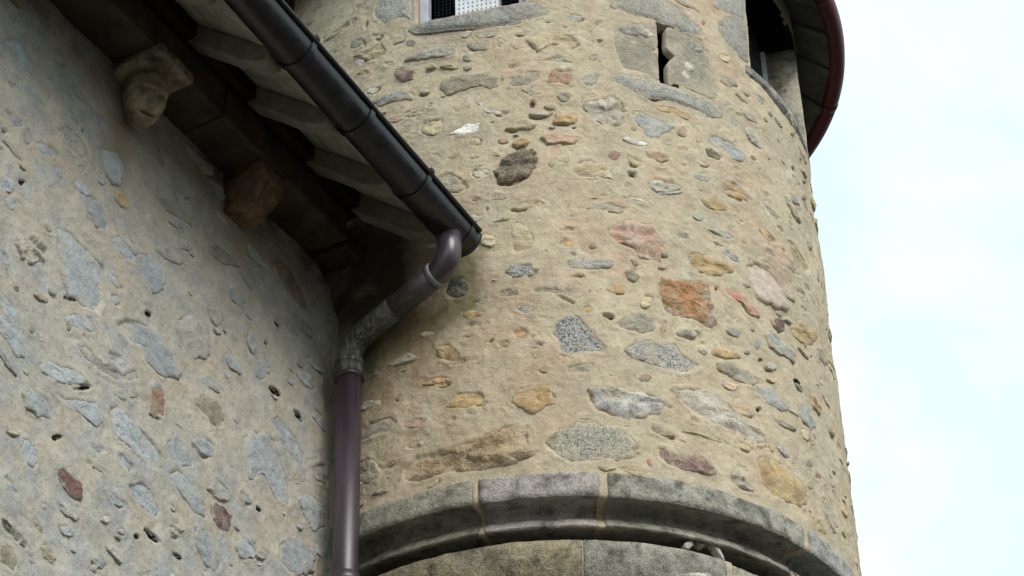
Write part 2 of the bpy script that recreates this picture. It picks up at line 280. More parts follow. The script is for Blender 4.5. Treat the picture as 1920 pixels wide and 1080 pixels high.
RP -.553,6.605 -.566,6.612 -.577,6.610 -.576,6.597 -.569,6.583 -.557,6.584 -.553,6.594
T .040,7.556 .029,7.558 .017,7.550 .020,7.540 .026,7.532 .041,7.537 .049,7.547
T -.247,7.415 -.259,7.421 -.280,7.425 -.295,7.425 -.290,7.418 -.281,7.413 -.258,7.407 -.249,7.408 -.245,7.410
BG .789,7.458 .807,7.454 .819,7.473 .792,7.481
Br .132,7.021 .112,7.021 .087,7.017 .079,7.013 .074,7.008 .090,7.008 .114,7.010 .130,7.016 .143,7.020
T .208,7.903 .190,7.903 .173,7.897 .173,7.890 .187,7.887 .207,7.891 .215,7.898
W .278,8.380 .271,8.380 .261,8.372 .259,8.360 .267,8.352 .279,8.360 .286,8.373
T -.315,7.519 -.331,7.526 -.345,7.524 -.347,7.519 -.332,7.509 -.311,7.506 -.305,7.509
T .083,7.236 .070,7.237 .050,7.236 .041,7.233 .039,7.229 .054,7.226 .068,7.225 .086,7.228 .092,7.231
Gy -.249,6.664 -.272,6.671 -.280,6.668 -.281,6.659 -.269,6.652 -.254,6.651 -.247,6.657
Rd .324,6.255 .316,6.256 .314,6.242 .319,6.227 .327,6.219 .331,6.225 .332,6.239
T -.018,7.290 -.028,7.291 -.038,7.287 -.039,7.274 -.029,7.269 -.020,7.268 -.012,7.281
O .285,6.314 .273,6.318 .259,6.318 .258,6.310 .265,6.302 .281,6.300 .289,6.305
BG .808,6.975 .800,6.966 .797,6.955 .805,6.950 .817,6.955 .823,6.963 .819,6.971
S .783,6.851 .765,6.845 .755,6.835 .756,6.827 .765,6.828 .780,6.836 .786,6.846
Br .809,6.609 .795,6.604 .785,6.596 .785,6.587 .792,6.582 .808,6.594 .811,6.601
O .161,7.292 .153,7.294 .142,7.285 .142,7.273 .149,7.270 .161,7.273 .164,7.280
T -.057,8.217 -.076,8.222 -.094,8.220 -.090,8.213 -.074,8.209 -.057,8.208 -.052,8.213
Pk .819,7.939 .814,7.945 .810,7.924 .812,7.906 .816,7.897 .821,7.903 .822,7.922
Br -.136,7.293 -.157,7.294 -.175,7.293 -.192,7.290 -.196,7.288 -.177,7.285 -.152,7.286 -.135,7.288 -.132,7.291
T -.654,7.936 -.667,7.944 -.679,7.947 -.678,7.941 -.668,7.930 -.650,7.922 -.648,7.927
T -.421,7.928 -.438,7.936 -.448,7.934 -.448,7.928 -.435,7.920 -.423,7.917 -.413,7.920
W .063,8.289 .045,8.287 .035,8.279 .038,8.275 .053,8.275 .063,8.278 .072,8.287
W .262,6.757 .253,6.761 .241,6.758 .237,6.751 .245,6.745 .256,6.744 .266,6.750
T .003,7.134 -.007,7.138 -.014,7.132 -.013,7.119 -.007,7.114 .002,7.117 .005,7.122
Gy -.727,8.143 -.737,8.150 -.748,8.153 -.749,8.147 -.741,8.138 -.728,8.132 -.721,8.135
Pk .006,6.789 -.008,6.792 -.017,6.787 -.016,6.782 -.007,6.777 .005,6.778 .012,6.785
W .217,6.601 .207,6.601 .199,6.597 .196,6.588 .206,6.584 .216,6.587 .219,6.595
Br .848,6.847 .838,6.845 .829,6.837 .827,6.829 .839,6.830 .848,6.836 .855,6.843
Br .657,7.089 .648,7.086 .641,7.078 .641,7.070 .646,7.066 .655,7.070 .658,7.081
BG -.105,6.947 -.118,6.953 -.129,6.951 -.129,6.945 -.119,6.940 -.104,6.938 -.101,6.941
Pk .463,7.609 .454,7.608 .445,7.601 .445,7.594 .453,7.593 .464,7.596 .467,7.604
Br .248,8.191 .236,8.191 .227,8.186 .229,8.181 .234,8.179 .244,8.180 .251,8.187
Br -.206,6.760 -.216,6.758 -.222,6.752 -.221,6.748 -.214,6.745 -.202,6.750 -.201,6.755
Br -.212,7.366 -.217,7.369 -.221,7.362 -.221,7.355 -.216,7.347 -.212,7.349 -.208,7.358
T -.374,7.963 -.382,7.967 -.390,7.966 -.391,7.962 -.384,7.957 -.374,7.954 -.368,7.957
Br -.061,6.755 -.065,6.758 -.069,6.753 -.069,6.746 -.065,6.740 -.060,6.742 -.058,6.749
T .165,7.346 .159,7.345 .152,7.341 .151,7.338 .155,7.334 .163,7.336 .169,7.341
Br .127,7.737 .121,7.737 .115,7.735 .115,7.729 .120,7.727 .127,7.728 .130,7.733
Br .148,6.953 .145,6.953 .140,6.950 .140,6.946 .144,6.943 .148,6.944 .150,6.949
'''

WALL_STONES = '''
S -1.571,6.339 -1.542,6.290 -1.509,6.215 -1.445,6.203 -1.357,6.225 -1.336,6.274 -1.345,6.338 -1.328,6.421 -1.366,6.430 -1.467,6.432 -1.514,6.442 -1.582,6.416
S -.536,6.162 -.508,6.082 -.425,6.167 -.335,6.120 -.248,6.132 -.252,6.209 -.329,6.291 -.398,6.339 -.477,6.308 -.548,6.240
S -1.247,6.227 -1.191,6.222 -1.118,6.247 -1.094,6.206 -1.016,6.199 -.914,6.248 -.927,6.282 -.982,6.333 -1.053,6.352 -1.148,6.341 -1.219,6.305 -1.269,6.249
S -1.228,5.855 -1.165,5.853 -1.081,5.849 -1.024,5.835 -.966,5.862 -.977,5.922 -1.045,5.942 -1.141,5.960 -1.215,5.969 -1.257,5.943
S -.310,5.882 -.234,5.873 -.096,5.945 -.089,6.033 -.221,6.033 -.314,5.949
RT -.425,7.023 -.356,7.005 -.250,6.987 -.179,6.984 -.122,7.030 -.195,7.055 -.303,7.105 -.396,7.107 -.461,7.047
Gy -.941,6.416 -.889,6.392 -.827,6.380 -.751,6.443 -.768,6.527 -.813,6.558 -.892,6.529 -.956,6.465
S -1.189,6.529 -1.157,6.507 -1.087,6.488 -1.023,6.538 -1.032,6.614 -1.101,6.611 -1.114,6.639 -1.204,6.574
S -.338,6.341 -.259,6.313 -.192,6.322 -.184,6.378 -.265,6.420 -.355,6.441 -.408,6.403
S -.172,6.138 -.103,6.110 -.027,6.180 -.030,6.244 -.143,6.240 -.218,6.184
S -1.772,5.884 -1.731,5.879 -1.686,5.856 -1.646,5.868 -1.662,5.916 -1.709,6.003 -1.745,6.019 -1.795,6.025
S -1.383,6.778 -1.333,6.761 -1.283,6.828 -1.291,6.891 -1.332,6.914 -1.422,6.862
BG -.810,6.198 -.738,6.192 -.668,6.202 -.642,6.263 -.696,6.288 -.767,6.281 -.851,6.216
S -.931,5.848 -.872,5.835 -.793,5.812 -.736,5.830 -.750,5.876 -.831,5.905 -.900,5.916 -.943,5.874
S -.939,5.924 -.854,5.942 -.813,5.975 -.843,6.033 -.923,6.048 -.971,5.959
S -.773,5.705 -.720,5.661 -.643,5.669 -.626,5.710 -.679,5.742 -.712,5.790 -.787,5.756
S -1.934,6.871 -1.883,6.882 -1.829,6.873 -1.783,6.895 -1.786,6.945 -1.854,6.975 -1.897,6.966 -1.942,6.918
Gy -1.620,6.743 -1.556,6.739 -1.493,6.756 -1.472,6.809 -1.531,6.826 -1.588,6.835 -1.652,6.771
S -1.458,6.568 -1.399,6.544 -1.353,6.551 -1.344,6.590 -1.375,6.642 -1.424,6.658 -1.502,6.617
Gy -1.395,6.038 -1.332,6.031 -1.225,6.047 -1.122,6.120 -1.144,6.147 -1.212,6.092 -1.318,6.066 -1.393,6.087 -1.434,6.061
GP -1.716,6.206 -1.658,6.224 -1.620,6.257 -1.611,6.312 -1.667,6.336 -1.713,6.300 -1.754,6.234
S -1.119,5.698 -1.052,5.677 -.979,5.678 -.973,5.714 -1.016,5.762 -1.072,5.772 -1.148,5.720
S -1.572,5.876 -1.521,5.875 -1.423,5.915 -1.359,5.967 -1.430,5.970 -1.529,5.935 -1.592,5.896
S -1.463,5.832 -1.376,5.833 -1.297,5.834 -1.280,5.877 -1.317,5.914 -1.433,5.864 -1.514,5.833
BG -.777,6.855 -.703,6.867 -.630,6.908 -.664,6.932 -.762,6.928 -.821,6.879
S -1.622,5.711 -1.564,5.714 -1.511,5.752 -1.528,5.806 -1.609,5.789 -1.652,5.749
RB -.688,5.843 -.646,5.825 -.588,5.856 -.583,5.914 -.644,5.921 -.707,5.893
S -1.321,6.519 -1.265,6.521 -1.208,6.530 -1.175,6.575 -1.215,6.585 -1.292,6.586 -1.343,6.540
RT -1.055,6.031 -.982,6.061 -.982,6.150 -1.013,6.166 -1.057,6.132
BG -1.058,6.860 -.978,6.878 -.907,6.893 -.904,6.922 -.972,6.921 -1.073,6.903 -1.120,6.877
RB -1.440,5.556 -1.405,5.545 -1.362,5.541 -1.336,5.571 -1.346,5.609 -1.397,5.611 -1.442,5.623 -1.469,5.583
BG -1.176,7.015 -1.134,6.999 -1.076,7.034 -1.091,7.078 -1.135,7.101 -1.191,7.059
Gy -.256,6.886 -.163,6.898 -.141,6.936 -.236,6.947 -.317,6.935
Gy -.113,6.316 -.045,6.332 -.042,6.415 -.082,6.407 -.148,6.347
Gy -.665,5.930 -.597,5.960 -.610,5.994 -.692,6.003 -.730,5.934
S -.432,5.852 -.471,5.865 -.499,5.870 -.546,5.846 -.559,5.818 -.549,5.797 -.522,5.789 -.479,5.804 -.450,5.825
S -1.485,6.109 -1.424,6.121 -1.365,6.145 -1.389,6.191 -1.449,6.172 -1.513,6.124
Gy -1.086,6.658 -1.037,6.669 -.949,6.692 -.931,6.719 -1.014,6.731 -1.098,6.680
S -.775,6.045 -.706,6.057 -.701,6.115 -.762,6.122 -.817,6.062
S -1.619,5.534 -1.561,5.531 -1.543,5.572 -1.557,5.613 -1.614,5.610 -1.631,5.564
Gy -.764,6.590 -.721,6.587 -.684,6.641 -.719,6.679 -.788,6.626
S -1.499,6.941 -1.451,6.939 -1.386,6.958 -1.400,6.986 -1.459,6.995 -1.512,6.969
S -.660,6.741 -.585,6.751 -.577,6.788 -.653,6.795 -.705,6.765
BG -1.657,5.178 -1.633,5.174 -1.587,5.180 -1.585,5.216 -1.620,5.243 -1.665,5.231
S -1.590,6.986 -1.550,6.971 -1.495,6.983 -1.519,7.018 -1.577,7.027 -1.609,7.018
S -.512,6.691 -.533,6.691 -.546,6.675 -.556,6.650 -.536,6.614 -.519,6.602 -.503,6.610 -.492,6.631 -.499,6.672
S -.439,6.608 -.458,6.613 -.485,6.596 -.493,6.564 -.493,6.531 -.472,6.530 -.456,6.530 -.438,6.550 -.435,6.584
S -1.720,6.631 -1.667,6.634 -1.626,6.658 -1.629,6.677 -1.692,6.681 -1.732,6.651
S -1.863,6.647 -1.827,6.638 -1.788,6.668 -1.796,6.691 -1.845,6.697 -1.883,6.667
S -.638,6.469 -.575,6.478 -.588,6.515 -.632,6.525 -.677,6.496
S -1.782,6.805 -1.736,6.796 -1.710,6.831 -1.735,6.842 -1.773,6.857 -1.811,6.819
GM -1.673,5.279 -1.626,5.275 -1.562,5.274 -1.556,5.289 -1.583,5.304 -1.647,5.310 -1.678,5.311
S -1.448,6.660 -1.462,6.669 -1.498,6.662 -1.530,6.650 -1.533,6.629 -1.520,6.620 -1.493,6.618 -1.454,6.627 -1.437,6.643
OT -1.242,6.754 -1.264,6.763 -1.294,6.761 -1.320,6.744 -1.327,6.726 -1.307,6.716 -1.284,6.712 -1.257,6.726 -1.240,6.739
S -1.853,6.377 -1.805,6.397 -1.786,6.439 -1.830,6.443 -1.860,6.421
Gy -.946,6.766 -.907,6.789 -.899,6.817 -.951,6.816 -.991,6.761
GP -.921,5.658 -.875,5.676 -.842,5.720 -.871,5.730 -.924,5.689
Gy -1.853,7.064 -1.873,7.072 -1.903,7.062 -1.925,7.047 -1.930,7.033 -1.920,7.023 -1.896,7.015 -1.863,7.030 -1.858,7.045
Gy -1.722,7.062 -1.735,7.069 -1.756,7.067 -1.773,7.053 -1.791,7.026 -1.783,7.016 -1.770,7.007 -1.741,7.018 -1.729,7.039
Gy -1.444,7.129 -1.457,7.133 -1.475,7.111 -1.479,7.086 -1.466,7.065 -1.457,7.062 -1.440,7.071 -1.425,7.092 -1.430,7.114
Gy -.365,5.873 -.376,5.884 -.400,5.886 -.431,5.866 -.444,5.854 -.435,5.837 -.411,5.837 -.393,5.842 -.373,5.856
BG -1.483,5.286 -1.435,5.288 -1.422,5.313 -1.474,5.332 -1.503,5.311
S -1.186,5.769 -1.145,5.767 -1.125,5.791 -1.169,5.818 -1.199,5.801
S -.496,6.888 -.453,6.917 -.477,6.948 -.522,6.942
Gy -1.411,5.468 -1.353,5.475 -1.339,5.495 -1.415,5.496 -1.456,5.489
S -1.761,6.679 -1.773,6.676 -1.785,6.664 -1.787,6.643 -1.784,6.622 -1.764,6.613 -1.748,6.623 -1.742,6.645 -1.749,6.665
S -1.196,5.417 -1.217,5.424 -1.236,5.417 -1.266,5.404 -1.272,5.386 -1.256,5.382 -1.240,5.378 -1.207,5.391 -1.200,5.405
S -.477,6.028 -.498,6.036 -.531,6.032 -.555,6.023 -.559,6.010 -.550,6.001 -.526,5.999 -.499,6.006 -.480,6.016
S -1.200,5.628 -1.147,5.631 -1.131,5.653 -1.186,5.660 -1.228,5.643
S -1.797,6.384 -1.815,6.377 -1.827,6.357 -1.821,6.344 -1.810,6.331 -1.789,6.341 -1.776,6.356 -1.769,6.370 -1.779,6.386
Gy -1.641,7.095 -1.658,7.092 -1.673,7.073 -1.679,7.056 -1.682,7.036 -1.667,7.035 -1.648,7.042 -1.636,7.065 -1.631,7.082
S -1.401,5.395 -1.351,5.428 -1.375,5.449 -1.429,5.416
Br -.200,6.518 -.211,6.529 -.237,6.531 -.257,6.524 -.271,6.513 -.260,6.502 -.247,6.497 -.223,6.498 -.203,6.505
Gy -.195,6.762 -.218,6.769 -.251,6.756 -.258,6.741 -.248,6.729 -.215,6.732 -.201,6.745
Gy -.502,7.228 -.520,7.230 -.522,7.216 -.516,7.200 -.498,7.191 -.477,7.193 -.468,7.198 -.468,7.217 -.484,7.227
S -1.571,6.914 -1.586,6.907 -1.595,6.894 -1.589,6.880 -1.576,6.874 -1.556,6.879 -1.543,6.891 -1.547,6.903 -1.559,6.915
S -1.269,6.361 -1.287,6.354 -1.304,6.334 -1.298,6.316 -1.280,6.317 -1.262,6.331 -1.253,6.359
Br -.340,6.545 -.356,6.549 -.390,6.545 -.402,6.539 -.413,6.529 -.393,6.525 -.378,6.525 -.344,6.530 -.332,6.538
BG -1.584,6.140 -1.609,6.136 -1.630,6.132 -1.645,6.123 -1.650,6.111 -1.637,6.109 -1.621,6.109 -1.595,6.117 -1.583,6.128
BG -1.534,5.353 -1.502,5.353 -1.497,5.374 -1.531,5.388 -1.552,5.367
S -1.278,5.755 -1.246,5.780 -1.282,5.785 -1.322,5.755
Gy -1.115,6.083 -1.142,6.068 -1.159,6.049 -1.157,6.034 -1.141,6.037 -1.119,6.056 -1.112,6.071
Br -.970,5.621 -.984,5.625 -1.014,5.625 -1.039,5.622 -1.037,5.614 -1.024,5.609 -1.000,5.607 -.968,5.608 -.956,5.613
S -1.847,6.794 -1.859,6.801 -1.886,6.789 -1.890,6.774 -1.880,6.765 -1.863,6.766 -1.846,6.780
Gy -1.484,6.738 -1.505,6.726 -1.521,6.704 -1.515,6.694 -1.496,6.700 -1.479,6.719 -1.470,6.732
BG -.986,5.494 -1.017,5.488 -1.039,5.475 -1.040,5.466 -1.026,5.463 -.994,5.472 -.984,5.487
S -1.609,6.604 -1.579,6.615 -1.596,6.636 -1.632,6.638
Gy -1.233,5.712 -1.254,5.713 -1.281,5.707 -1.308,5.699 -1.309,5.692 -1.298,5.690 -1.263,5.695 -1.242,5.701 -1.231,5.707
W -1.191,5.572 -1.206,5.575 -1.221,5.567 -1.237,5.545 -1.227,5.539 -1.216,5.538 -1.194,5.560
Gy -1.688,6.970 -1.698,6.974 -1.720,6.960 -1.730,6.945 -1.720,6.938 -1.704,6.940 -1.688,6.960
Br -1.002,6.046 -1.021,6.046 -1.038,6.044 -1.055,6.035 -1.061,6.028 -1.048,6.025 -1.025,6.029 -1.007,6.034 -.992,6.043
Br -1.354,5.956 -1.384,5.937 -1.413,5.914 -1.427,5.901 -1.431,5.893 -1.410,5.906 -1.374,5.930 -1.357,5.946 -1.345,5.958
BG -1.603,6.391 -1.623,6.393 -1.641,6.385 -1.647,6.376 -1.631,6.369 -1.614,6.371 -1.600,6.384
Br -.839,5.625 -.861,5.622 -.882,5.616 -.889,5.607 -.873,5.604 -.842,5.609 -.830,5.616
BG -.320,7.128 -.336,7.119 -.333,7.104 -.319,7.103 -.303,7.110 -.298,7.123 -.308,7.131
Gy -1.549,6.190 -1.558,6.196 -1.581,6.184 -1.583,6.173 -1.574,6.163 -1.557,6.169 -1.547,6.178
RP -1.724,6.098 -1.734,6.093 -1.745,6.079 -1.743,6.066 -1.731,6.064 -1.715,6.080 -1.711,6.097
BG -1.479,6.123 -1.485,6.125 -1.494,6.118 -1.491,6.103 -1.485,6.091 -1.478,6.083 -1.471,6.087 -1.467,6.099 -1.471,6.111
Br -1.080,6.410 -1.098,6.408 -1.112,6.401 -1.121,6.387 -1.110,6.382 -1.096,6.385 -1.082,6.398
BG -1.241,5.383 -1.257,5.379 -1.269,5.367 -1.272,5.352 -1.253,5.356 -1.243,5.361 -1.235,5.380
Br -.630,6.504 -.643,6.505 -.645,6.500 -.639,6.492 -.622,6.481 -.608,6.480 -.600,6.482 -.604,6.489 -.613,6.498
BG -1.632,6.004 -1.647,6.000 -1.656,5.987 -1.653,5.975 -1.639,5.974 -1.629,5.984 -1.625,5.999
Br -1.463,6.218 -1.490,6.209 -1.509,6.199 -1.509,6.191 -1.495,6.194 -1.467,6.205 -1.454,6.216
BG -1.198,6.968 -1.208,6.964 -1.218,6.947 -1.213,6.937 -1.205,6.935 -1.196,6.944 -1.189,6.963
BG -1.149,5.923 -1.172,5.918 -1.197,5.908 -1.208,5.903 -1.215,5.896 -1.206,5.897 -1.173,5.907 -1.155,5.914 -1.142,5.921
Br -1.752,6.485 -1.764,6.476 -1.776,6.464 -1.773,6.455 -1.762,6.454 -1.750,6.467 -1.745,6.479
Br -1.456,5.719 -1.475,5.710 -1.487,5.698 -1.486,5.691 -1.474,5.693 -1.457,5.705 -1.448,5.716
Br -.418,6.025 -.433,6.027 -.453,6.022 -.454,6.014 -.446,6.007 -.430,6.011 -.419,6.018
Gy -1.124,5.565 -1.141,5.564 -1.151,5.555 -1.156,5.547 -1.145,5.544 -1.127,5.550 -1.118,5.561
Gy -1.492,5.456 -1.504,5.453 -1.515,5.440 -1.513,5.433 -1.503,5.431 -1.489,5.442 -1.485,5.453
Gy -.103,6.444 -.114,6.441 -.125,6.426 -.128,6.417 -.116,6.418 -.103,6.426 -.098,6.440
Br -1.054,5.585 -1.067,5.584 -1.079,5.577 -1.081,5.567 -1.074,5.564 -1.063,5.567 -1.052,5.575
Br -.364,6.826 -.374,6.828 -.396,6.824 -.398,6.816 -.386,6.813 -.374,6.813 -.360,6.818
Br -1.510,6.879 -1.521,6.869 -1.524,6.861 -1.519,6.854 -1.508,6.856 -1.502,6.865 -1.504,6.875
Br -.426,6.704 -.438,6.707 -.448,6.705 -.455,6.697 -.447,6.692 -.434,6.692 -.426,6.697
BG -1.780,7.009 -1.788,7.004 -1.785,6.993 -1.778,6.990 -1.768,6.994 -1.766,7.000 -1.771,7.006
Br -1.478,6.801 -1.482,6.799 -1.487,6.789 -1.485,6.779 -1.480,6.774 -1.475,6.778 -1.474,6.789
Br -.404,6.597 -.418,6.588 -.428,6.579 -.425,6.576 -.417,6.577 -.405,6.587 -.403,6.592
'''

SLABS = {'window_jamb': [(-0.687, 8.52), (-0.642, 8.45), (-0.574, 8.449), (-0.533, 8.434), (-0.501, 8.4), (-0.509, 8.585), (-0.662, 8.665), (-0.679, 8.605), (-0.696, 8.565)], 'window_sill': [(-0.508, 8.336), (-0.446, 8.314), (-0.356, 8.295), (-0.226, 8.268), (-0.099, 8.265), (-0.015, 8.291), (0.041, 8.313), (0.043, 8.371), (-0.012, 8.387), (-0.097, 8.37), (-0.267, 8.355), (-0.408, 8.366), (-0.489, 8.38), (-0.537, 8.377)], 'slit_lintel': [(0.363, 8.359), (0.476, 8.355), (0.507, 8.348), (0.563, 8.349), (0.636, 8.338), (0.708, 8.363), (0.695, 8.41), (0.629, 8.456), (0.565, 8.487), (0.439, 8.499), (0.316, 8.44), (0.291, 8.381)], 'slit_left': [(0.292, 8.199), (0.306, 8.126), (0.324, 8.055), (0.404, 8.052), (0.484, 8.035), (0.488, 8.139), (0.462, 8.178), (0.492, 8.221), (0.493, 8.346), (0.413, 8.33), (0.307, 8.278)], 'slit_right': [(0.512, 8.226), (0.547, 8.197), (0.51, 8.147), (0.508, 8.024), (0.533, 8.047), (0.604, 8.043), (0.696, 8.038), (0.739, 8.064), (0.719, 8.287), (0.689, 8.349), (0.571, 8.353), (0.516, 8.34)], 'slit_sill': [(0.285, 7.978), (0.362, 7.953), (0.411, 7.925), (0.525, 7.947), (0.604, 7.941), (0.687, 7.936), (0.751, 7.958), (0.773, 7.993), (0.73, 8.017), (0.578, 8.014), (0.491, 8.009), (0.373, 8.03), (0.28, 8.028), (0.261, 8.006)], 'opening_jamb_low': [(0.795, 8.445), (0.824, 8.393), (0.914, 8.371), (0.96, 8.381), (0.973, 8.598), (0.946, 8.619), (0.842, 8.563), (0.797, 8.505)], 'opening_jamb_top': [(0.843, 8.573), (0.969, 8.605), (0.992, 8.816), (0.827, 8.704), (0.775, 8.583)]}

SMEARS = [[(0.591, 6.011), (0.62, 5.977), (0.643, 5.93), (0.646, 5.889), (0.658, 5.893), (0.657, 5.928), (0.646, 5.963), (0.626, 6.0), (0.602, 6.031), (0.575, 6.042)], [(0.481, 5.969), (0.511, 5.993), (0.506, 6.017), (0.467, 5.988)], [(0.544, 5.996), (0.58, 6.017), (0.563, 6.032), (0.523, 6.012)], [(0.41, 5.817), (0.491, 5.832), (0.594, 5.876), (0.574, 5.902), (0.495, 5.88), (0.413, 5.853)]]

# ------------------------------------------------------------------ geometry frames
CX, CY, RAD = 0.1303, 8.0819, 1.15           # turret axis and radius
JX, JY = -0.652, 7.238                       # foot of the corner where wall and turret meet
AZ = math.radians(28.0)
DV = np.array([math.sin(AZ), math.cos(AZ), 0.0]); NV = np.array([math.cos(AZ), -math.sin(AZ), 0.0])
JP = np.array([JX, JY, 0.0])
def tower_pt(u, v, h):
    u = np.asarray(u, float); t = u/RAD; r = RAD + np.asarray(h, float)
    return np.stack([CX + r*np.sin(t), CY - r*np.cos(t), np.asarray(v, float) + 0*r], -1)
def wall_pt(u, v, h):
    u, v, h = np.broadcast_arrays(np.asarray(u, float), np.asarray(v, float), np.asarray(h, float))
    p = JP + u[..., None]*DV + h[..., None]*NV
    p[..., 2] = v
    return p
def pol(th, r, z):
    t = math.radians(th); return (CX + r*math.sin(t), CY - r*math.cos(t), z)
def wl(s, d, z):
    return tuple(JP + s*DV + d*NV + np.array([0, 0, z]))

# ------------------------------------------------------------------ noise in numpy
def _h(ix, iy, seed):
    n = (ix*374761393 + iy*668265263 + seed*1274126177) & 0xFFFFFFFF
    n = ((n ^ (n >> 13))*1274126177) & 0xFFFFFFFF
    n = (n ^ (n >> 16)) & 0xFFFF
    return n/32767.5 - 1.0
def vnoise(x, y, seed=0):
    x = np.asarray(x, float); y = np.asarray(y, float)
    ix = np.floor(x).astype(np.int64); iy = np.floor(y).astype(np.int64)
    fx = x-ix; fy = y-iy; fx = fx*fx*fx*(fx*(fx*6-15)+10); fy = fy*fy*fy*(fy*(fy*6-15)+10)
    a = _h(ix, iy, seed); b = _h(ix+1, iy, seed); c = _h(ix, iy+1, seed); d = _h(ix+1, iy+1, seed)
    return (a*(1-fx)+b*fx)*(1-fy) + (c*(1-fx)+d*fx)*fy
def fbm(x, y, oct=4, seed=0, gain=0.5):
    s = 0; a = 1.0
    for k in range(oct):
        ca, sa = math.cos(0.6*k), math.sin(0.6*k)
        s = s + a*vnoise((x*ca-y*sa)*2**k, (x*sa+y*ca)*2**k, seed+k*17); a *= gain
    return s

# ------------------------------------------------------------------ objects
COL = scene.collection
def link(o, parent=None):
    COL.objects.link(o)
    if parent is not None: o.parent = parent
    return o
def mesh_np(verts, faces, smooth=True):
    me = bpy.data.meshes.new('shape')
    verts = np.asarray(verts, np.float32)
    if isinstance(faces, np.ndarray):
        k = faces.shape[1]; n = len(faces)
        me.vertices.add(len(verts)); me.vertices.foreach_set('co', verts.ravel())
        me.loops.add(n*k); me.loops.foreach_set('vertex_index', faces.astype(np.int32).ravel())
        me.polygons.add(n); me.polygons.foreach_set('loop_start', np.arange(0, n*k, k, dtype=np.int32))
        me.polygons.foreach_set('loop_total', np.full(n, k, np.int32))
        me.update(calc_edges=True)
    else:
        me.from_pydata([tuple(map(float, v)) for v in verts], [], [tuple(map(int, f)) for f in faces]); me.update()
    me.polygons.foreach_set('use_smooth', np.full(len(me.polygons), smooth, bool))
    return me
def obj(name, me, mat, parent=None, loc=None, label=None):
    o = bpy.data.objects.new(name, me)
    if mat is not None and len(me.materials) == 0: me.materials.append(mat)
    link(o, parent)
    if loc is not None: o.location = loc
    if label: o['label'] = label
    return o
def thing(name, loc, label, cat):
    o = bpy.data.objects.new(name, None); link(o); o.location = loc; o.empty_display_size = 0.2
    o['label'] = label; o['category'] = cat
    return o
def attach(o, root):      # parent a world-space mesh to an empty that is not at the origin
    o.parent = root; o.matrix_parent_inverse = Matrix.Translation(-Vector(root.location))
    return o
def box_pts(frame, a0, a1, b0, b1, c0, c1):
    vs_ = [frame(a, b, c) for a in (a0, a1) for b in (b0, b1) for c in (c0, c1)]
    fs = [(0, 1, 3, 2), (4, 6, 7, 5), (0, 4, 5, 1), (2, 3, 7, 6), (0, 2, 6, 4), (1, 5, 7, 3)]
    return vs_, fs
import bmesh
def finish(bm, bevel=0.0, seg=2, smooth=False):
    bmesh.ops.recalc_face_normals(bm, faces=bm.faces)
    if bevel > 0:
        bmesh.ops.bevel(bm, geom=[e for e in bm.edges if len(e.link_faces) == 2 and e.calc_face_angle(0) > 0.5], offset=bevel, segments=seg, profile=0.6, affect='EDGES')
    me = bpy.data.meshes.new('shape'); bm.to_mesh(me); bm.free()
    me.polygons.foreach_set('use_smooth', np.full(len(me.polygons), smooth, bool))
    return me
def bm_add(bm, vs_, fs):
    b = [bm.verts.new(v) for v in vs_]
    for f in fs: bm.faces.new([b[i] for i in f])
def box_mesh(frame, *a, bevel=0.0, seg=2):
    bm = bmesh.new(); bm_add(bm, *box_pts(frame, *a)); return finish(bm, bevel, seg)
def roughen(me, amp, freq, seed=0):
    n = len(me.vertices); co = np.empty(n*3, np.float32); me.vertices.foreach_get('co', co); co = co.reshape(-1, 3)
    for k in range(3):
        a, b = co[:, (k+1) % 3]*freq+co[:, k]*freq*0.7, co[:, (k+2) % 3]*freq-co[:, k]*freq*0.4
        co[:, k] += amp*fbm(a, b, 3, seed+31*k)
    me.vertices.foreach_set('co', co.ravel()); me.update()

# ------------------------------------------------------------------ materials
def new_mat(name, rough=0.9, spec=0.25):
    m = bpy.data.materials.new(name); m.use_nodes = True
    n = m.node_tree; b = n.nodes['Principled BSDF']
    b.inputs['Roughness'].default_value = rough
    b.inputs['Specular IOR Level'].default_value = spec
    return m, n, b
def desat(c, k=0.80):
    g = 0.35*c[0]+0.5*c[1]+0.15*c[2]; return tuple(g+(x-g)*k for x in c)
def lin(c): return tuple(((x/255)/12.92 if x/255 <= 0.04045 else ((x/255+0.055)/1.055)**2.4) for x in c)
def node(n, t, **kw):
    x = n.nodes.new(t)
    for k, v in kw.items(): setattr(x, k, v)
    return x
def noise(n, vec, scale, detail=3, rough=0.55, dist=0.0):
    x = node(n, 'ShaderNodeTexNoise'); x.inputs['Scale'].default_value = scale; x.inputs['Detail'].default_value = detail
    x.inputs['Roughness'].default_value = rough; x.inputs['Distortion'].default_value = dist
    n.links.new(vec, x.inputs['Vector']); return x.outputs['Fac']
def maprange(n, v, a, b, c=0.0, d=1.0):
    x = node(n, 'ShaderNodeMapRange'); n.links.new(v, x.inputs['Value'])
    for k, t in zip(('From Min', 'From Max', 'To Min', 'To Max'), (a, b, c, d)): x.inputs[k].default_value = t
    return x.outputs['Result']
def mix(n, fac, a, b, mode='MIX'):
    x = node(n, 'ShaderNodeMix', data_type='RGBA', blend_type=mode)
    if isinstance(fac, (int, float)): x.inputs[0].default_value = fac
    else: n.links.new(fac, x.inputs[0])
    for v, k in ((a, 6), (b, 7)):
        if isinstance(v, tuple): x.inputs[k].default_value = (*v[:3], 1)
        else: n.links.new(v, x.inputs[k])
    return x.outputs[2]
def math_(n, op, a, b=None):
    x = node(n, 'ShaderNodeMath', operation=op)
    for v, k in ((a, 0), (b, 1)):
        if v is None: continue
        if isinstance(v, (int, float)): x.inputs[k].default_value = v
        else: n.links.new(v, x.inputs[k])
    return x.outputs[0]
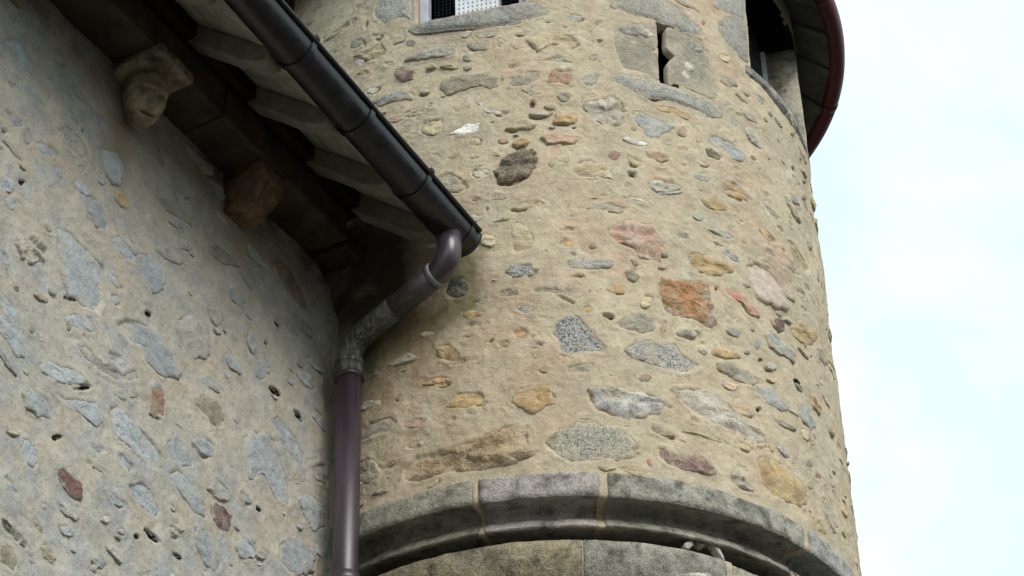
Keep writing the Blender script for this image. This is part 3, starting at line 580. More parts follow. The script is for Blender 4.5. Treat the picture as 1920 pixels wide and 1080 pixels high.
def grey(n, v):
    x = node(n, 'ShaderNodeCombineColor')
    for k in range(3): n.links.new(v, x.inputs[k])
    return x.outputs[0]
def bump(n, b, h, dist, strength=1.0, prev=None):
    x = node(n, 'ShaderNodeBump'); x.inputs['Distance'].default_value = dist; x.inputs['Strength'].default_value = strength
    n.links.new(h, x.inputs['Height'])
    if prev is not None: n.links.new(prev, x.inputs['Normal'])
    n.links.new(x.outputs[0], b.inputs['Normal']); return x.outputs[0]
def coords(n, offset=True):
    t = node(n, 'ShaderNodeTexCoord')
    if not offset: return t.outputs['Object'], None
    oi = node(n, 'ShaderNodeObjectInfo')
    m = node(n, 'ShaderNodeVectorMath', operation='MULTIPLY_ADD')
    c = node(n, 'ShaderNodeCombineXYZ')
    for k in range(3): n.links.new(oi.outputs['Random'], c.inputs[k])
    n.links.new(c.outputs[0], m.inputs[0]); m.inputs[1].default_value = (37, 91, 53); n.links.new(t.outputs['Object'], m.inputs[2])
    return m.outputs[0], oi.outputs['Random']
K = 0.88        # photo tone to reflectance
def stone_mat(name, ca, cb, speck=0.0, sscale=150.0, patch=7.0, bumpd=0.004, dark=(66, 63, 58), pale=(215, 212, 205), edge=(0.42, 0.58)):
    m, n, b = new_mat(name, 0.92, 0.2)
    v, rnd = coords(n)
    A = tuple(x*K*1.24 for x in lin(desat(ca, .86))); B = tuple(x*K*1.24 for x in lin(desat(cb, .86)))
    f = maprange(n, noise(n, v, patch, 4, 0.6, 0.4), *edge)
    col = mix(n, f, A, B)
    mid = maprange(n, noise(n, v, 34, 4, 0.65), 0.3, 0.7, 0.78, 1.2)
    col = mix(n, 1.0, col, grey(n, mid), 'MULTIPLY')
    fine = noise(n, v, sscale, 2, 0.6)
    if speck > 0:
        d = maprange(n, fine, 0.52, 0.42); p = maprange(n, noise(n, v, sscale*0.83, 2, 0.6), 0.53, 0.64)
        col = mix(n, math_(n, 'MULTIPLY', d, speck), col, tuple(x*K for x in lin(dark)))
        col = mix(n, math_(n, 'MULTIPLY', p, speck*0.9), col, tuple(x*K for x in lin(pale)))
    else:
        g = maprange(n, fine, 0.3, 0.7, 0.86, 1.13); col = mix(n, 1.0, col, grey(n, g), 'MULTIPLY')
    vv = maprange(n, rnd, 0, 1, 0.86, 1.12); col = mix(n, 1.0, col, grey(n, vv), 'MULTIPLY')
    at = node(n, 'ShaderNodeAttribute', attribute_name='edge')          # mortar smeared over the rims and in thin films
    e = math_(n, 'ADD', math_(n, 'MULTIPLY', at.outputs['Fac'], 0.62), noise(n, v, 24, 5, 0.7))
    film = math_(n, 'MULTIPLY', maprange(n, noise(n, v, 15, 4, 0.65), 0.47, 0.68), 0.62)
    fac = math_(n, 'MAXIMUM', math_(n, 'MULTIPLY', maprange(n, e, 0.78, 0.98), 0.9), film)
    wc = node(n, 'ShaderNodeAttribute', attribute_name='wash')
    col = mix(n, math_(n, 'MULTIPLY', fac, wc.outputs['Alpha']), col, wc.outputs['Color'])
    n.links.new(col, b.inputs['Base Color'])
    p1 = bump(n, b, noise(n, v, 30, 5, 0.65), bumpd*3)
    bump(n, b, fine, bumpd, 0.8, p1)
    return m
ST = {
 'G':  stone_mat('granite', (172, 168, 158), (156, 152, 142), 0.5, 185),
 'GD': stone_mat('granite_salt_and_pepper', (164, 164, 162), (146, 146, 144), 0.85, 165, bumpd=0.006),
 'GL': stone_mat('granite_pale', (192, 187, 180), (176, 171, 164), 0.7, 165, bumpd=0.006),
 'GG': stone_mat('granite_olive', (172, 166, 146), (158, 153, 136), 0.6, 170),
 'GP': stone_mat('stone_pale_grey', (190, 181, 166), (172, 160, 142), 0.2, 170),
 'Gy': stone_mat('stone_grey', (172, 163, 142), (150, 142, 124), 0.2, 170),
 'T':  stone_mat('stone_tan', (190, 173, 138), (172, 154, 118), 0.0),
 'S':  stone_mat('schist_blue_grey', (164, 166, 162), (142, 146, 146), 0.15, 170),
 'W':  stone_mat('stone_whitish', (202, 196, 182), (176, 168, 152), 0.25, 170),
 'WW': stone_mat('quartz_white', (232, 228, 220), (206, 202, 194), 0.0),
 'WG': stone_mat('stone_white_and_grey', (206, 200, 190), (150, 146, 146), 0.35, 140, 9),
 'O':  stone_mat('sandstone_ochre', (196, 158, 108), (176, 142, 98), 0.1, 170),
 'OT': stone_mat('sandstone_brownish', (186, 156, 108), (156, 128, 88), 0.1, 170),
 'OO': stone_mat('sandstone_rust', (190, 136, 90), (188, 162, 146), 0.1, 150, 8, 0.008, edge=(0.50, 0.56)),
 'OR': stone_mat('sandstone_rough', (204, 176, 136), (186, 156, 118), 0.15, 130, 12, 0.008),
 'OP': stone_mat('sandstone_pinkish', (202, 166, 130), (190, 172, 148), 0.0),
 'Pk': stone_mat('stone_pinkish', (190, 154, 130), (176, 140, 120), 0.1, 170),
 'PK': stone_mat('stone_salmon', (200, 152, 122), (200, 168, 152), 0.1, 170, 9),
 'PP': stone_mat('stone_pale_pink', (190, 172, 156), (176, 158, 142), 0.1, 170),
 'RT': stone_mat('stone_reddish_tan', (158, 120, 98), (140, 112, 96), 0.2, 170),
 'RD': stone_mat('stone_red', (184, 118, 102), (182, 134, 116), 0.1, 170),
 'RP': stone_mat('stone_purple', (140, 104, 98), (124, 98, 92), 0.4, 140, pale=(190, 160, 155)),
 'RB': stone_mat('stone_dark_red', (118, 82, 74), (100, 74, 68), 0.1, 170),
 'BG': stone_mat('stone_grey_brown', (164, 153, 131), (142, 132, 112), 0.15, 170),
 'BR': stone_mat('stone_dark_brown', (132, 116, 94), (108, 94, 76), 0.3, 140, 12, 0.006),
 'Br': stone_mat('crevice_shade_brown', (58, 49, 38), (44, 37, 29), 0.0),  # recess shade painted into the colour of the sunken crevice pieces
 'GM': stone_mat('stone_mossy', (150, 146, 124), (118, 120, 96), 0.3, 140, 12, 0.012),
}
ST['Rd'] = ST['RD']
ST['TF'] = stone_mat('stone_faint_tan', (190, 172, 136), (178, 162, 128), 0.05, 170)
ST['GF'] = stone_mat('stone_faint_grey', (188, 178, 156), (174, 165, 144), 0.15, 170)
ST['WF'] = stone_mat('stone_faint_wall', (170, 169, 163), (156, 157, 153), 0.1, 170)
ST['SW'] = stone_mat('schist_pale_blue_grey', (162, 166, 168), (146, 151, 155), 0.15, 170)
ST['GW'] = stone_mat('stone_wall_grey', (166, 161, 150), (148, 144, 136), 0.15, 170)
def mortar_mat(name, a, b_, pink, pale, film=0.0, filmcol=(170, 174, 174), attr=True):
    m, n, b = new_mat(name, 0.95, 0.15)
    v, _ = coords(n, False)
    A, B, P, Q, FC = (tuple(x*K for x in lin(c)) for c in (a, b_, pink, pale, filmcol))
    col = mix(n, maprange(n, noise(n, v, 2.2, 5, 0.62, 0.6), 0.40, 0.60), A, B)
    col = mix(n, math_(n, 'MULTIPLY', maprange(n, noise(n, v, 3.4, 5, 0.65, 0.5), 0.50, 0.66), 0.75), col, P)
    col = mix(n, math_(n, 'MULTIPLY', maprange(n, noise(n, v, 8.5, 5, 0.65, 0.8), 0.56, 0.66), 0.5), col, Q)
    if film > 0:          # mortar worn thin, the grey stone showing through
        fl = maprange(n, noise(n, v, 7.0, 4, 0.6, 0.6), 0.50, 0.60)
        fl = math_(n, 'MULTIPLY', fl, maprange(n, noise(n, v, 38, 4, 0.65), 0.36, 0.60, 0.25, 1.0))
        col = mix(n, math_(n, 'MULTIPLY', fl, film), col, FC)
    col = mix(n, 1.0, col, grey(n, maprange(n, noise(n, v, 17, 5, 0.68), 0.3, 0.7, 0.80, 1.15)), 'MULTIPLY')
    sand = noise(n, v, 190, 3, 0.7)
    col = mix(n, 1.0, col, grey(n, maprange(n, sand, 0.3, 0.7, 0.82, 1.16)), 'MULTIPLY')
    grit = maprange(n, noise(n, v, 95, 2, 0.5), 0.335, 0.30)
    col = mix(n, math_(n, 'MULTIPLY', grit, 0.45), col, (0.09, 0.08, 0.06))
    if attr:
        at = node(n, 'ShaderNodeAttribute', attribute_name='stain'); sp = node(n, 'ShaderNodeSeparateColor'); n.links.new(at.outputs['Color'], sp.inputs[0])
        col = mix(n, sp.outputs[0], col, (0.085, 0.09, 0.035))          # algae, and the swan neck's shadow painted in
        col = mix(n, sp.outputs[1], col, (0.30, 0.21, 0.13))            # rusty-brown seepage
        col = mix(n, sp.outputs[2], col, (0.055, 0.04, 0.028))          # almost black brown: old damp, with corner shade painted in
    n.links.new(col, b.inputs['Base Color'])
    p1 = bump(n, b, noise(n, v, 42, 5, 0.6), 0.006)
    bump(n, b, sand, 0.0026, 0.9, p1)
    return m
WASH_T = tuple(x*K for x in lin((196, 181, 155))); WASH_W = tuple(x*K for x in lin((182, 177, 162)))
M_MORT = mortar_mat('mortar_sandy', (203, 188, 161), (189, 175, 151), (197, 171, 146), (209, 199, 179))
M_WMORT = mortar_mat('mortar_grey_sand', (190, 182, 167), (178, 172, 160), (188, 173, 153), (196, 191, 181), 0.8, (164, 167, 170))
def plain_mat(name, col, rough=0.6, spec=0.4, var=0.2, scale=18, bumpd=0.0, stretch=None, metal=0.0):
    m, n, b = new_mat(name, rough, spec); v, rnd = coords(n)
    if stretch:
        mp = node(n, 'ShaderNodeMapping'); mp.inputs['Scale'].default_value = stretch; n.links.new(v, mp.inputs['Vector']); v = mp.outputs[0]
    f = noise(n, v, scale, 5, 0.6)
    c = mix(n, 1.0, col, grey(n, maprange(n, f, 0.3, 0.7, 1-var, 1+var)), 'MULTIPLY')
    n.links.new(c, b.inputs['Base Color']); b.inputs['Metallic'].default_value = metal
    n.links.new(maprange(n, f, 0.3, 0.7, max(0.05, rough-0.1), min(1, rough+0.12)), b.inputs['Roughness'])
    if bumpd: bump(n, b, noise(n, v, scale*2.5, 4, 0.6), bumpd)
    return m
M_GUT = plain_mat('gutter_dark_brown', (0.0115, 0.0092, 0.0105), 0.32, 0.5, 0.35, 14, 0.0012)
M_PIPE = plain_mat('pipe_brown', (0.044, 0.031, 0.040), 0.34, 0.75, 0.4, 16, 0.0008, stretch=(1, 1, 0.12))
M_BEAD = plain_mat('gutter_black_edge', (0.014, 0.012, 0.013), 0.5, 0.3)
M_TAPE = plain_mat('pipe_pale_seal', (0.20, 0.20, 0.22), 0.6, 0.3)
M_WOOD = plain_mat('board_weathered_pale', (0.33, 0.31, 0.25), 0.8, 0.2, 0.3, 22, 0.002, stretch=(1, 1, 1))
M_RAFT = plain_mat('rafter_weathered', (0.20, 0.185, 0.145), 0.85, 0.2, 0.28, 16, 0.003)
M_DARK = plain_mat('timber_near_black', (0.026, 0.020, 0.015), 0.9, 0.1, 0.3, 12, 0.003)
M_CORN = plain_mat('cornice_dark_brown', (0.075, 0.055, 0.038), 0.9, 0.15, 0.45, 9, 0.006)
M_WHITE = plain_mat('paint_white', (0.70, 0.72, 0.75), 0.6, 0.3, 0.1, 30)
M_NET = plain_mat('wire_dark', (0.03, 0.035, 0.045), 0.5, 0.4)
M_RED = plain_mat('eaves_red_brown', (0.098, 0.019, 0.019), 0.55, 0.35, 0.25, 6)
M_SOFF = plain_mat('soffit_slate_grey', (0.115, 0.112, 0.10), 0.85, 0.2, 0.35, 10, 0.004)
M_SLATE = plain_mat('roof_slate', (0.07, 0.075, 0.085), 0.6, 0.35, 0.3, 12, 0.003)
M_CORB = stone_mat('corbel_brown_stone', (176, 158, 126), (144, 128, 102), 0.15, 170, 9, 0.005)
M_CORB2 = stone_mat('corbel_red_stone', (158, 118, 86), (128, 102, 78), 0.1, 170, 9, 0.005)
M_GND = plain_mat('ground_dark', (0.062, 0.060, 0.055), 0.95, 0.1, 0.3, 3, 0.01)  # unseen ground, kept this dark to cut the light bounced upwards
M_ROOM = plain_mat('interior_dark', (0.012, 0.012, 0.014), 0.9, 0.1)  # shade of the turret's inside put into the colour
M_MOUL = {k: stone_mat('moulding_'+k, *v) for k, v in dict(
    a=((158, 153, 134), (140, 136, 120), 0.38, 190), b=((170, 160, 153), (154, 144, 139), 0.38, 190),
    c=((168, 163, 147), (150, 146, 132), 0.38, 190), d=((170, 167, 160), (152, 150, 143), 0.38, 190),
    e=((166, 150, 116), (142, 132, 108), 0.38, 190)).items()}
def moss_mat():
    m, n, b = new_mat('pipe_mossy', 0.5, 0.5); v, _ = coords(n, False)
    mp = node(n, 'ShaderNodeMapping'); mp.inputs['Scale'].default_value = (1, 1, 0.10); n.links.new(v, mp.inputs['Vector'])
    streak = noise(n, mp.outputs[0], 85, 4, 0.65); blot = noise(n, v, 22, 5, 0.7)
    dt = node(n, 'ShaderNodeVectorMath', operation='DOT_PRODUCT'); n.links.new(v, dt.inputs[0]); dt.inputs[1].default_value = (math.cos(AZ), -math.sin(AZ), 0)
    off = JX*math.cos(AZ)-JY*math.sin(AZ)
    grow = maprange(n, dt.outputs['Value'], off+.52, off+.20)             # thicker towards the wet corner
    k = math_(n, 'MULTIPLY', grow, maprange(n, blot, 0.34, 0.56))
    col = mix(n, k, (0.046, 0.037, 0.044), (0.062, 0.066, 0.042))
    col = mix(n, math_(n, 'MULTIPLY', maprange(n, streak, 0.50, 0.62), grow), col, (0.165, 0.175, 0.135))
    n.links.new(col, b.inputs['Base Color']); n.links.new(maprange(n, k, 0, 1, 0.42, 0.9), b.inputs['Roughness'])
    bump(n, b, blot, 0.004); return m
M_MOSS = moss_mat()

# ------------------------------------------------------------------ rubble: mortar sheet with stones bedded in it
def parse(txt):
    o = []
    for ln in txt.strip().splitlines():
        p = ln.split(); o.append((p[0], np.array([[float(x) for x in q.split(',')] for q in p[1:]])))
    return o
def sdf(poly, x, y):
    d = np.full(x.shape, 1e9); ins = np.zeros(x.shape, bool); n = len(poly)
    for i in range(n):
        ax, ay = poly[i]; bx, by = poly[(i+1) % n]
        ex, ey = bx-ax, by-ay; L2 = ex*ex+ey*ey+1e-12
        t = np.clip(((x-ax)*ex+(y-ay)*ey)/L2, 0, 1)
        d = np.minimum(d, (x-ax-t*ex)**2+(y-ay-t*ey)**2)
        c = ((ay > y) != (by > y)); ins ^= c & (x < (bx-ax)*(y-ay)/((by-ay) if by != ay else 1e-12)+ax)
    d = np.sqrt(d); return np.where(ins, -d, d)
def smooth_outline(p, n, seed, jag):
    p = np.asarray(p); m = len(p); seg = np.linalg.norm(np.roll(p, -1, 0)-p, axis=1); cum = np.concatenate([[0], np.cumsum(seg)])
    out = []
    for k in range(n):
        d = cum[-1]*k/n; i = min(np.searchsorted(cum, d, 'right')-1, m-1); t = (d-cum[i])/max(seg[i], 1e-9)
        a, b, c, e = p[i-1], p[i], p[(i+1) % m], p[(i+2) % m]
        cr = 0.5*((2*b)+(-a+c)*t+(2*a-5*b+4*c-e)*t*t+(-a+3*b-3*c+e)*t**3)
        out.append(0.85*(b+(c-b)*t)+0.15*cr)
    o = np.array(out); c = o.mean(0); r = o-c
    w = 1+jag*fbm(o[:, 0]*38+seed, o[:, 1]*38, 4, seed, 0.65)
    return c+r*w[:, None], c
ROUGH = dict(GD=.0035, GL=.0035, OR=.008, BR=.005, GM=.004, OO=.007, PK=.005, WG=.006, GP=.006, RP=.004, GG=.002, G=.002)
def stone_mesh(typ, poly, ptf, seed, skirt=0.016, h=None, tilt=None, flat=False, hs=1.0):
    rs = np.random.RandomState(seed % 100003)
    ar = np.ptp(poly, 0); big = max(ar)
    n = 72 if flat else (14 if big < .05 else (26 if big < .12 else 44))
    o, c = smooth_outline(poly, n, seed, 0.010 if flat else 0.13)
    if h is None: h = (0.0025+0.0040*rs.rand())*hs
    if big < .06: h *= .55
    if typ == 'OR': h = .009
    if typ == 'Br': h = -0.014
    if tilt is None: tilt = rs.uniform(-.09, .09, 2)
    sc = [1.04, 1.0, 0.95, 0.84, 0.66, 0.45, 0.22] if big > .05 else [1.05, 1.0, 0.9, 0.6, 0.3]
    base = [-skirt, -0.007, 0.15, 0.65, 0.95, 1.0, 1.0] if big > .05 else [-skirt, -0.005, 0.35, 0.8, 1.0]
    if flat: sc[0] = 1.0; base[1] = 0.2
    amp = ROUGH.get(typ, 0.0028)*min(1, big/.09)*(0.35 if flat else 1)
    V = []
    for k, s in enumerate(sc):
        q = c+(o-c)*s
        if k == 0: hh = np.full(n, base[0])
        else:
            hh = (np.full(n, base[1]*(h if flat else 1)) if k == 1 else np.full(n, h*base[k]))
            f = 1.0 if k > 2 else (0.7 if k == 2 else 0.35)
            hh = hh+f*amp*fbm(q[:, 0]*28+seed, q[:, 1]*52, 4, seed % 97, 0.6)+(q-c)@tilt*f
            if typ in ('OR', 'BR', 'GM', 'WG', 'GP', 'OO', 'PK', 'T', 'OT', 'O') and not flat:   # split beds
                hh = hh+f*amp*0.9*np.sign(vnoise(q[:, 0]*9+seed, q[:, 1]*45, 5))
        V.append(ptf(q[:, 0], q[:, 1], hh))
    V.append(ptf(c[:1], c[1:], np.array([h])))
    nr = len(sc); V = np.concatenate(V)
    fs = []
    for k in range(nr-1):
        for i in range(n):
            j = (i+1) % n; fs.append((k*n+i, k*n+j, (k+1)*n+j, (k+1)*n+i))
    ce = len(V)-1
    for i in range(n): fs.append(((nr-1)*n+i, (nr-1)*n+(i+1) % n, ce))
    org = ptf(c[:1], c[1:], np.zeros(1))[0]
    return V-org, fs, org
def add_wash(me, edge, col, amt):
    a = me.attributes.new('edge', 'FLOAT', 'POINT'); a.data.foreach_set('value', np.asarray(edge, np.float32))
    c = me.attributes.new('wash', 'FLOAT_COLOR', 'POINT'); c.data.foreach_set('color', np.tile(np.array([*col, amt], np.float32), (len(edge), 1)).ravel())
def edge_of(nverts):
    for n, k in ((72, 7), (44, 7), (26, 7), (14, 5), (26, 5), (44, 5), (14, 7)):
        if n*k+1 == nverts:
            ev = [1.0, 0.95, 0.8, 0.5, 0.25, 0.1, 0.0] if k == 7 else [1.0, 0.95, 0.75, 0.35, 0.1]
            return np.concatenate([np.repeat(ev, n), [0.0]])
    return np.zeros(nverts)
def rubble(root, ptf, stones, u0, u1, v0, v1, step, mat, name, holes, fillers, filler_types, maxparts, seed, stain_shade_f, endf=None, keep=None, slabs=(), wash=WASH_T, flatz=None, wmax=.10, pits=30, hs=1.0, big_types=('TF', 'GF', 'TF', 'GF', 'OP')):
    nu, nv = int((u1-u0)/step)+1, int((v1-v0)/step)+1
    us = np.linspace(u0, u1, nu); vs_ = np.linspace(v0, v1, nv)
    U, V = np.meshgrid(us, vs_, indexing='ij')
    sd = np.full(U.shape, 1.0); sdb = np.full(U.shape, 1.0)
    def stamp(poly, typ=None):
        lo, hi = poly.min(0)-.03, poly.max(0)+.03
        i0, i1 = max(0, int((lo[0]-u0)/step)), min(nu, int((hi[0]-u0)/step)+2)
        j0, j1 = max(0, int((lo[1]-v0)/step)), min(nv, int((hi[1]-v0)/step)+2)
        if i0 >= i1 or j0 >= j1: return
        d = sdf(poly, U[i0:i1, j0:j1], V[i0:i1, j0:j1]); w = sd[i0:i1, j0:j1]
        w[:] = np.minimum(w, d)
        if typ == 'Br': w = sdb[i0:i1, j0:j1]; w[:] = np.minimum(w, d)
    for t, p in stones: stamp(p, t)
    for p in slabs: stamp(np.array(p))
    for (a, b, c, d) in holes: stamp(np.array([(a, c), (b, c), (b, d), (a, d)]))
    rng = random.Random(seed); extra = []; tries = 0
    while len(extra) < fillers and tries < fillers*90:
        tries += 1
        u, v = rng.uniform(u0+.03, u1-.03), rng.uniform(v0+.03, v1-.03)
        if keep and not keep(u, v): continue
        w = .024+(wmax-.024)*(1-len(extra)/fillers)**2.4*rng.uniform(.6, 1.0); hgt = w*rng.uniform(.28, .58)
        a = rng.gauss(0, .22); n = rng.choice((5, 6, 7))
        i, j = int((u-u0)/step), int((v-v0)/step)
        if sd[min(nu-1, i), min(nv-1, j)] < hgt*.5+.008: continue
        ok = True
        for q in (-.42, .42):
            i2 = int((u+q*w*math.cos(a)-u0)/step); j2 = int((v+q*w*math.sin(a)-v0)/step)
            if not (0 <= i2 < nu and 0 <= j2 < nv) or sd[i2, j2] < .010: ok = False
        if not ok: continue
        if w > .1 and sd[i, j] < hgt*.62: continue
        pts = []
        for k in range(n):
            t = 2*math.pi*(k+rng.uniform(-.35, .35))/n; r = rng.uniform(.62, 1.2)
            x, y = r*w/2*math.cos(t), r*hgt/2*math.sin(t)
            pts.append((u+x*math.cos(a)-y*math.sin(a), v+x*math.sin(a)+y*math.cos(a)))
        p = np.array(pts); t = rng.choice(filler_types) if w < .07 else rng.choice(big_types); extra.append((t, p)); stamp(p, t)
    # mortar sheet
    CR = np.zeros(U.shape)
    sdn = sd+.0035*fbm(U*45, V*45, 2, seed+3)
    H = .007*fbm(U*3.1, V*3.1, 2, seed+5)+.0022*fbm(U*14, V*16, 3, seed+7)+.0011*fbm(U*60, V*60, 2, seed+9)
    H -= .010*np.clip((-sdn-.004)/.008, 0, 1)
    H -= .019*np.clip((-sdb+.001)/.006, 0, 1)
    lip = np.clip(1-np.abs(sdn-.007)/.010, 0, 1)*(sdn > -.003)
    H += lip*.0028*(0.4+fbm(U*11, V*11, 2, seed+11))
    for k in range(int(pits*(u1-u0)*(v1-v0)/8)):          # air holes and crumbled spots
        u, v = rng.uniform(u0, u1), rng.uniform(v0, v1); r = rng.uniform(.004, .012); e = rng.uniform(1, 2.6)
        i0, i1 = max(0, int((u-4*r*e-u0)/step)), min(nu, int((u+4*r*e-u0)/step)+2); j0, j1 = max(0, int((v-4*r-v0)/step)), min(nv, int((v+4*r-v0)/step)+2)
        H[i0:i1, j0:j1] -= .011*np.exp(-(((U[i0:i1, j0:j1]-u)/(r*e))**2+((V[i0:i1, j0:j1]-v)/r)**2))
    for t, p in list(stones)+extra:                       # open joints along the lower edge of some stones
        if rng.random() > .34 or np.ptp(p[:, 0]) < .035: continue
        c = p.mean(0); o, _ = smooth_outline(p, 60, 5, .1)
        a0 = rng.uniform(-2.6, -.6); a1 = a0+rng.uniform(.35, 1.3); sgn = 1 if rng.random() < .8 else -1
        wd = rng.uniform(.0035, .006); dp = rng.uniform(.008, .017)
        for q in o:
            an = math.atan2(sgn*(q[1]-c[1])/max(.01, np.ptp(p[:, 1])), (q[0]-c[0])/max(.01, np.ptp(p[:, 0])))
            if not a0 < an < a1: continue
            u, v = q+(q-c)/max(.01, np.linalg.norm(q-c))*.002
            i0, i1 = max(0, int((u-.02-u0)/step)), min(nu, int((u+.02-u0)/step)+2); j0, j1 = max(0, int((v-.02-v0)/step)), min(nv, int((v+.02-v0)/step)+2)
            if i0 < i1 and j0 < j1:
                g_ = -dp*np.exp(-(((U[i0:i1, j0:j1]-u)/(wd*1.6))**2+((V[i0:i1, j0:j1]-v)/wd)**2)); w = CR[i0:i1, j0:j1]; w[:] = np.minimum(w, g_)
    H += CR
    if flatz is not None: H *= np.clip((V-flatz)/.05, 0.12, 1)
    UU = U if endf is None else np.where(U > endf(V), endf(V), U)
    P = ptf(UU, V, H).reshape(-1, 3)
    idx = np.arange(nu*nv).reshape(nu, nv)
    quad = np.stack([idx[:-1, :-1], idx[1:, :-1], idx[1:, 1:], idx[:-1, 1:]], -1)
    uc, vc = (U[:-1, :-1]+step/2), (V[:-1, :-1]+step/2); m = np.ones(uc.shape, bool)
    for (a, b, c, d) in holes: m &= ~((uc > a) & (uc < b) & (vc > c) & (vc < d))
    if endf is not None: m &= (U[:-1, :-1] < endf(V[:-1, :-1]))
    me = mesh_np(P, quad[m].reshape(-1, 4))
    st = np.ones((nu*nv, 4), np.float32); s3 = stain_shade_f(U, V)
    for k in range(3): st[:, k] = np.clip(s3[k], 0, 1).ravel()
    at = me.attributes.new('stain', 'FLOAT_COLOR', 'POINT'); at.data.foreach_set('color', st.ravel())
    attach(obj(name, me, mat), root)
    # stones: the larger ones one by one, the rest as one part
    allst = [(abs(np.ptp(p[:, 0])*np.ptp(p[:, 1])), t, p) for t, p in list(stones)+extra]
    allst.sort(key=lambda q: -q[0])
    for k, (a, t, p) in enumerate(allst[:maxparts]):
        v, f, org = stone_mesh(t, p, ptf, seed*1000+k*7, hs=hs)
        me = mesh_np(v, f); add_wash(me, edge_of(len(v)), wash, 0.0 if t in ('Br', 'GM', 'BR') else 1.0)
        attach(obj('stone', me, ST[t], loc=tuple(org)), root)
    rest = allst[maxparts:]
    if rest:
        VV, FF, MI, EE, off = [], [], [], [], 0; names = sorted({t for _, t, _ in rest})
        for k, (a, t, p) in enumerate(rest):
            v, f, org = stone_mesh(t, p, ptf, seed*1000+k*7+3, hs=hs); VV.append(v+org); EE.append(edge_of(len(v))); FF += [tuple(i+off for i in q) for q in f]; MI += [names.index(t)]*len(f); off += len(v)
        me = mesh_np(np.concatenate(VV), FF); add_wash(me, np.concatenate(EE), wash, 1.0)
        for t in names: me.materials.append(ST[t])
        me.polygons.foreach_set('material_index', MI)
        o = attach(obj('small_stones', me, None), root); o['kind'] = 'stuff'; o['label'] = 'small stone chips bedded in the mortar'
def slab(name, poly, ptf, mat, root, skirt=0.12, h=0.006, typ='G', label=None):
    v, f, org = stone_mesh(typ, np.array(poly), ptf, int(abs(poly[0][0])*9973+7), skirt, h, (0.0, 0.0), True)
    me = mesh_np(v, f); add_wash(me, edge_of(len(v))*0.8, WASH_T, 0.6)
    return attach(obj(name, me, mat, loc=tuple(org), label=label), root)
def sweep(prof, th0, th1, dth=1.0, noise_amp=0.0, seed=0, smooth=True, closed=True, worn=0.0):
    n = max(2, int(abs(th1-th0)/dth)+1); ths = np.radians(np.linspace(th0, th1, n)); pr = np.array(prof); m = len(pr)
    T, Rr = np.meshgrid(ths, pr[:, 0], indexing='ij'); Z = np.broadcast_to(pr[:, 1], T.shape)
    Rn = Rr; Zn = Z
    if noise_amp: 
        Rn = Rr+noise_amp*fbm(T*22+seed, Z*30, 4, seed, 0.6); Zn = Z+noise_amp*0.6*fbm(T*18+seed, Rr*30+Z*11, 3, seed+5)
    P = np.stack([CX+Rn*np.sin(T), CY-Rn*np.cos(T), Zn], -1).reshape(-1, 3)
    fs = []; mm = m if closed else m-1
    for i in range(n-1):
        for j in range(mm):
            k = (j+1) % m; fs.append((i*m+j, i*m+k, (i+1)*m+k, (i+1)*m+j))
    if closed and abs(th1-th0) < 359.9: fs += [tuple(range(m-1, -1, -1)), tuple((n-1)*m+j for j in range(m))]
    me = mesh_np(P, fs, smooth)
    bm = bmesh.new(); bm.from_mesh(me); bmesh.ops.recalc_face_normals(bm, faces=bm.faces); bm.to_mesh(me); bm.free()
    me.polygons.foreach_set('use_smooth', np.full(len(me.polygons), smooth, bool))
    return me
def round_prof(r_in, pts, cuts=4):
    """profile polygon: outer points are given top to bottom, the inner edge closes it; every run is cut finer"""
    p = [(r_in, pts[0][1])]
    for a, b in zip(pts[:-1], pts[1:]):
        for k in range(cuts): p.append((a[0]+(b[0]-a[0])*k/cuts, a[1]+(b[1]-a[1])*k/cuts))
    p += [pts[-1], (r_in, pts[-1][1])]
    return p
def tube(path, rad, n=24, caps=True):
    path = [Vector(p) for p in path]; V = []; fs = []
    t0 = (path[1]-path[0]).normalized(); ref = Vector((0.3, 0.9, 0.1)); x = t0.cross(ref).normalized()
    for i, p in enumerate(path):
        t = (path[min(i+1, len(path)-1)]-path[max(i-1, 0)]).normalized()
        x = (x-t*x.dot(t)).normalized(); y = t.cross(x)
        r = rad[i] if isinstance(rad, (list, tuple)) else rad
        for k in range(n): a = 2*math.pi*k/n; V.append(p+x*(r*math.cos(a))+y*(r*math.sin(a)))
    for i in range(len(path)-1):
        for k in range(n): j = (k+1) % n; fs.append((i*n+k, i*n+j, (i+1)*n+j, (i+1)*n+k))
    if caps: fs += [tuple(range(n-1, -1, -1)), tuple((len(path)-1)*n+k for k in range(n))]
    me = mesh_np(np.array([tuple(v) for v in V]), fs)
    return me
def fillet(a, b, c, r, n=10):
    a, b, c = Vector(a), Vector(b), Vector(c); d1 = (a-b).normalized(); d2 = (c-b).normalized()
    ang = d1.angle(d2); t = r/math.tan(ang/2); p0 = b+d1*t; p1 = b+d2*t
    cen = b+(d1+d2).normalized()*(r/math.sin(ang/2)); out = []
    v0 = p0-cen; v1 = p1-cen; om = v0.angle(v1)
    for k in range(n+1):
        f = k/n; out.append(cen+(v0*math.sin((1-f)*om)+v1*math.sin(f*om))/math.sin(om))
    return out

# ================================================================== THE SETTING
gs = 400.0
g = obj('ground', mesh_np([(-gs, -gs, 0), (gs, -gs, 0), (gs, gs, 0), (-gs, gs, 0)], [(0, 1, 2, 3)], False), M_GND)
g['kind'] = 'structure'

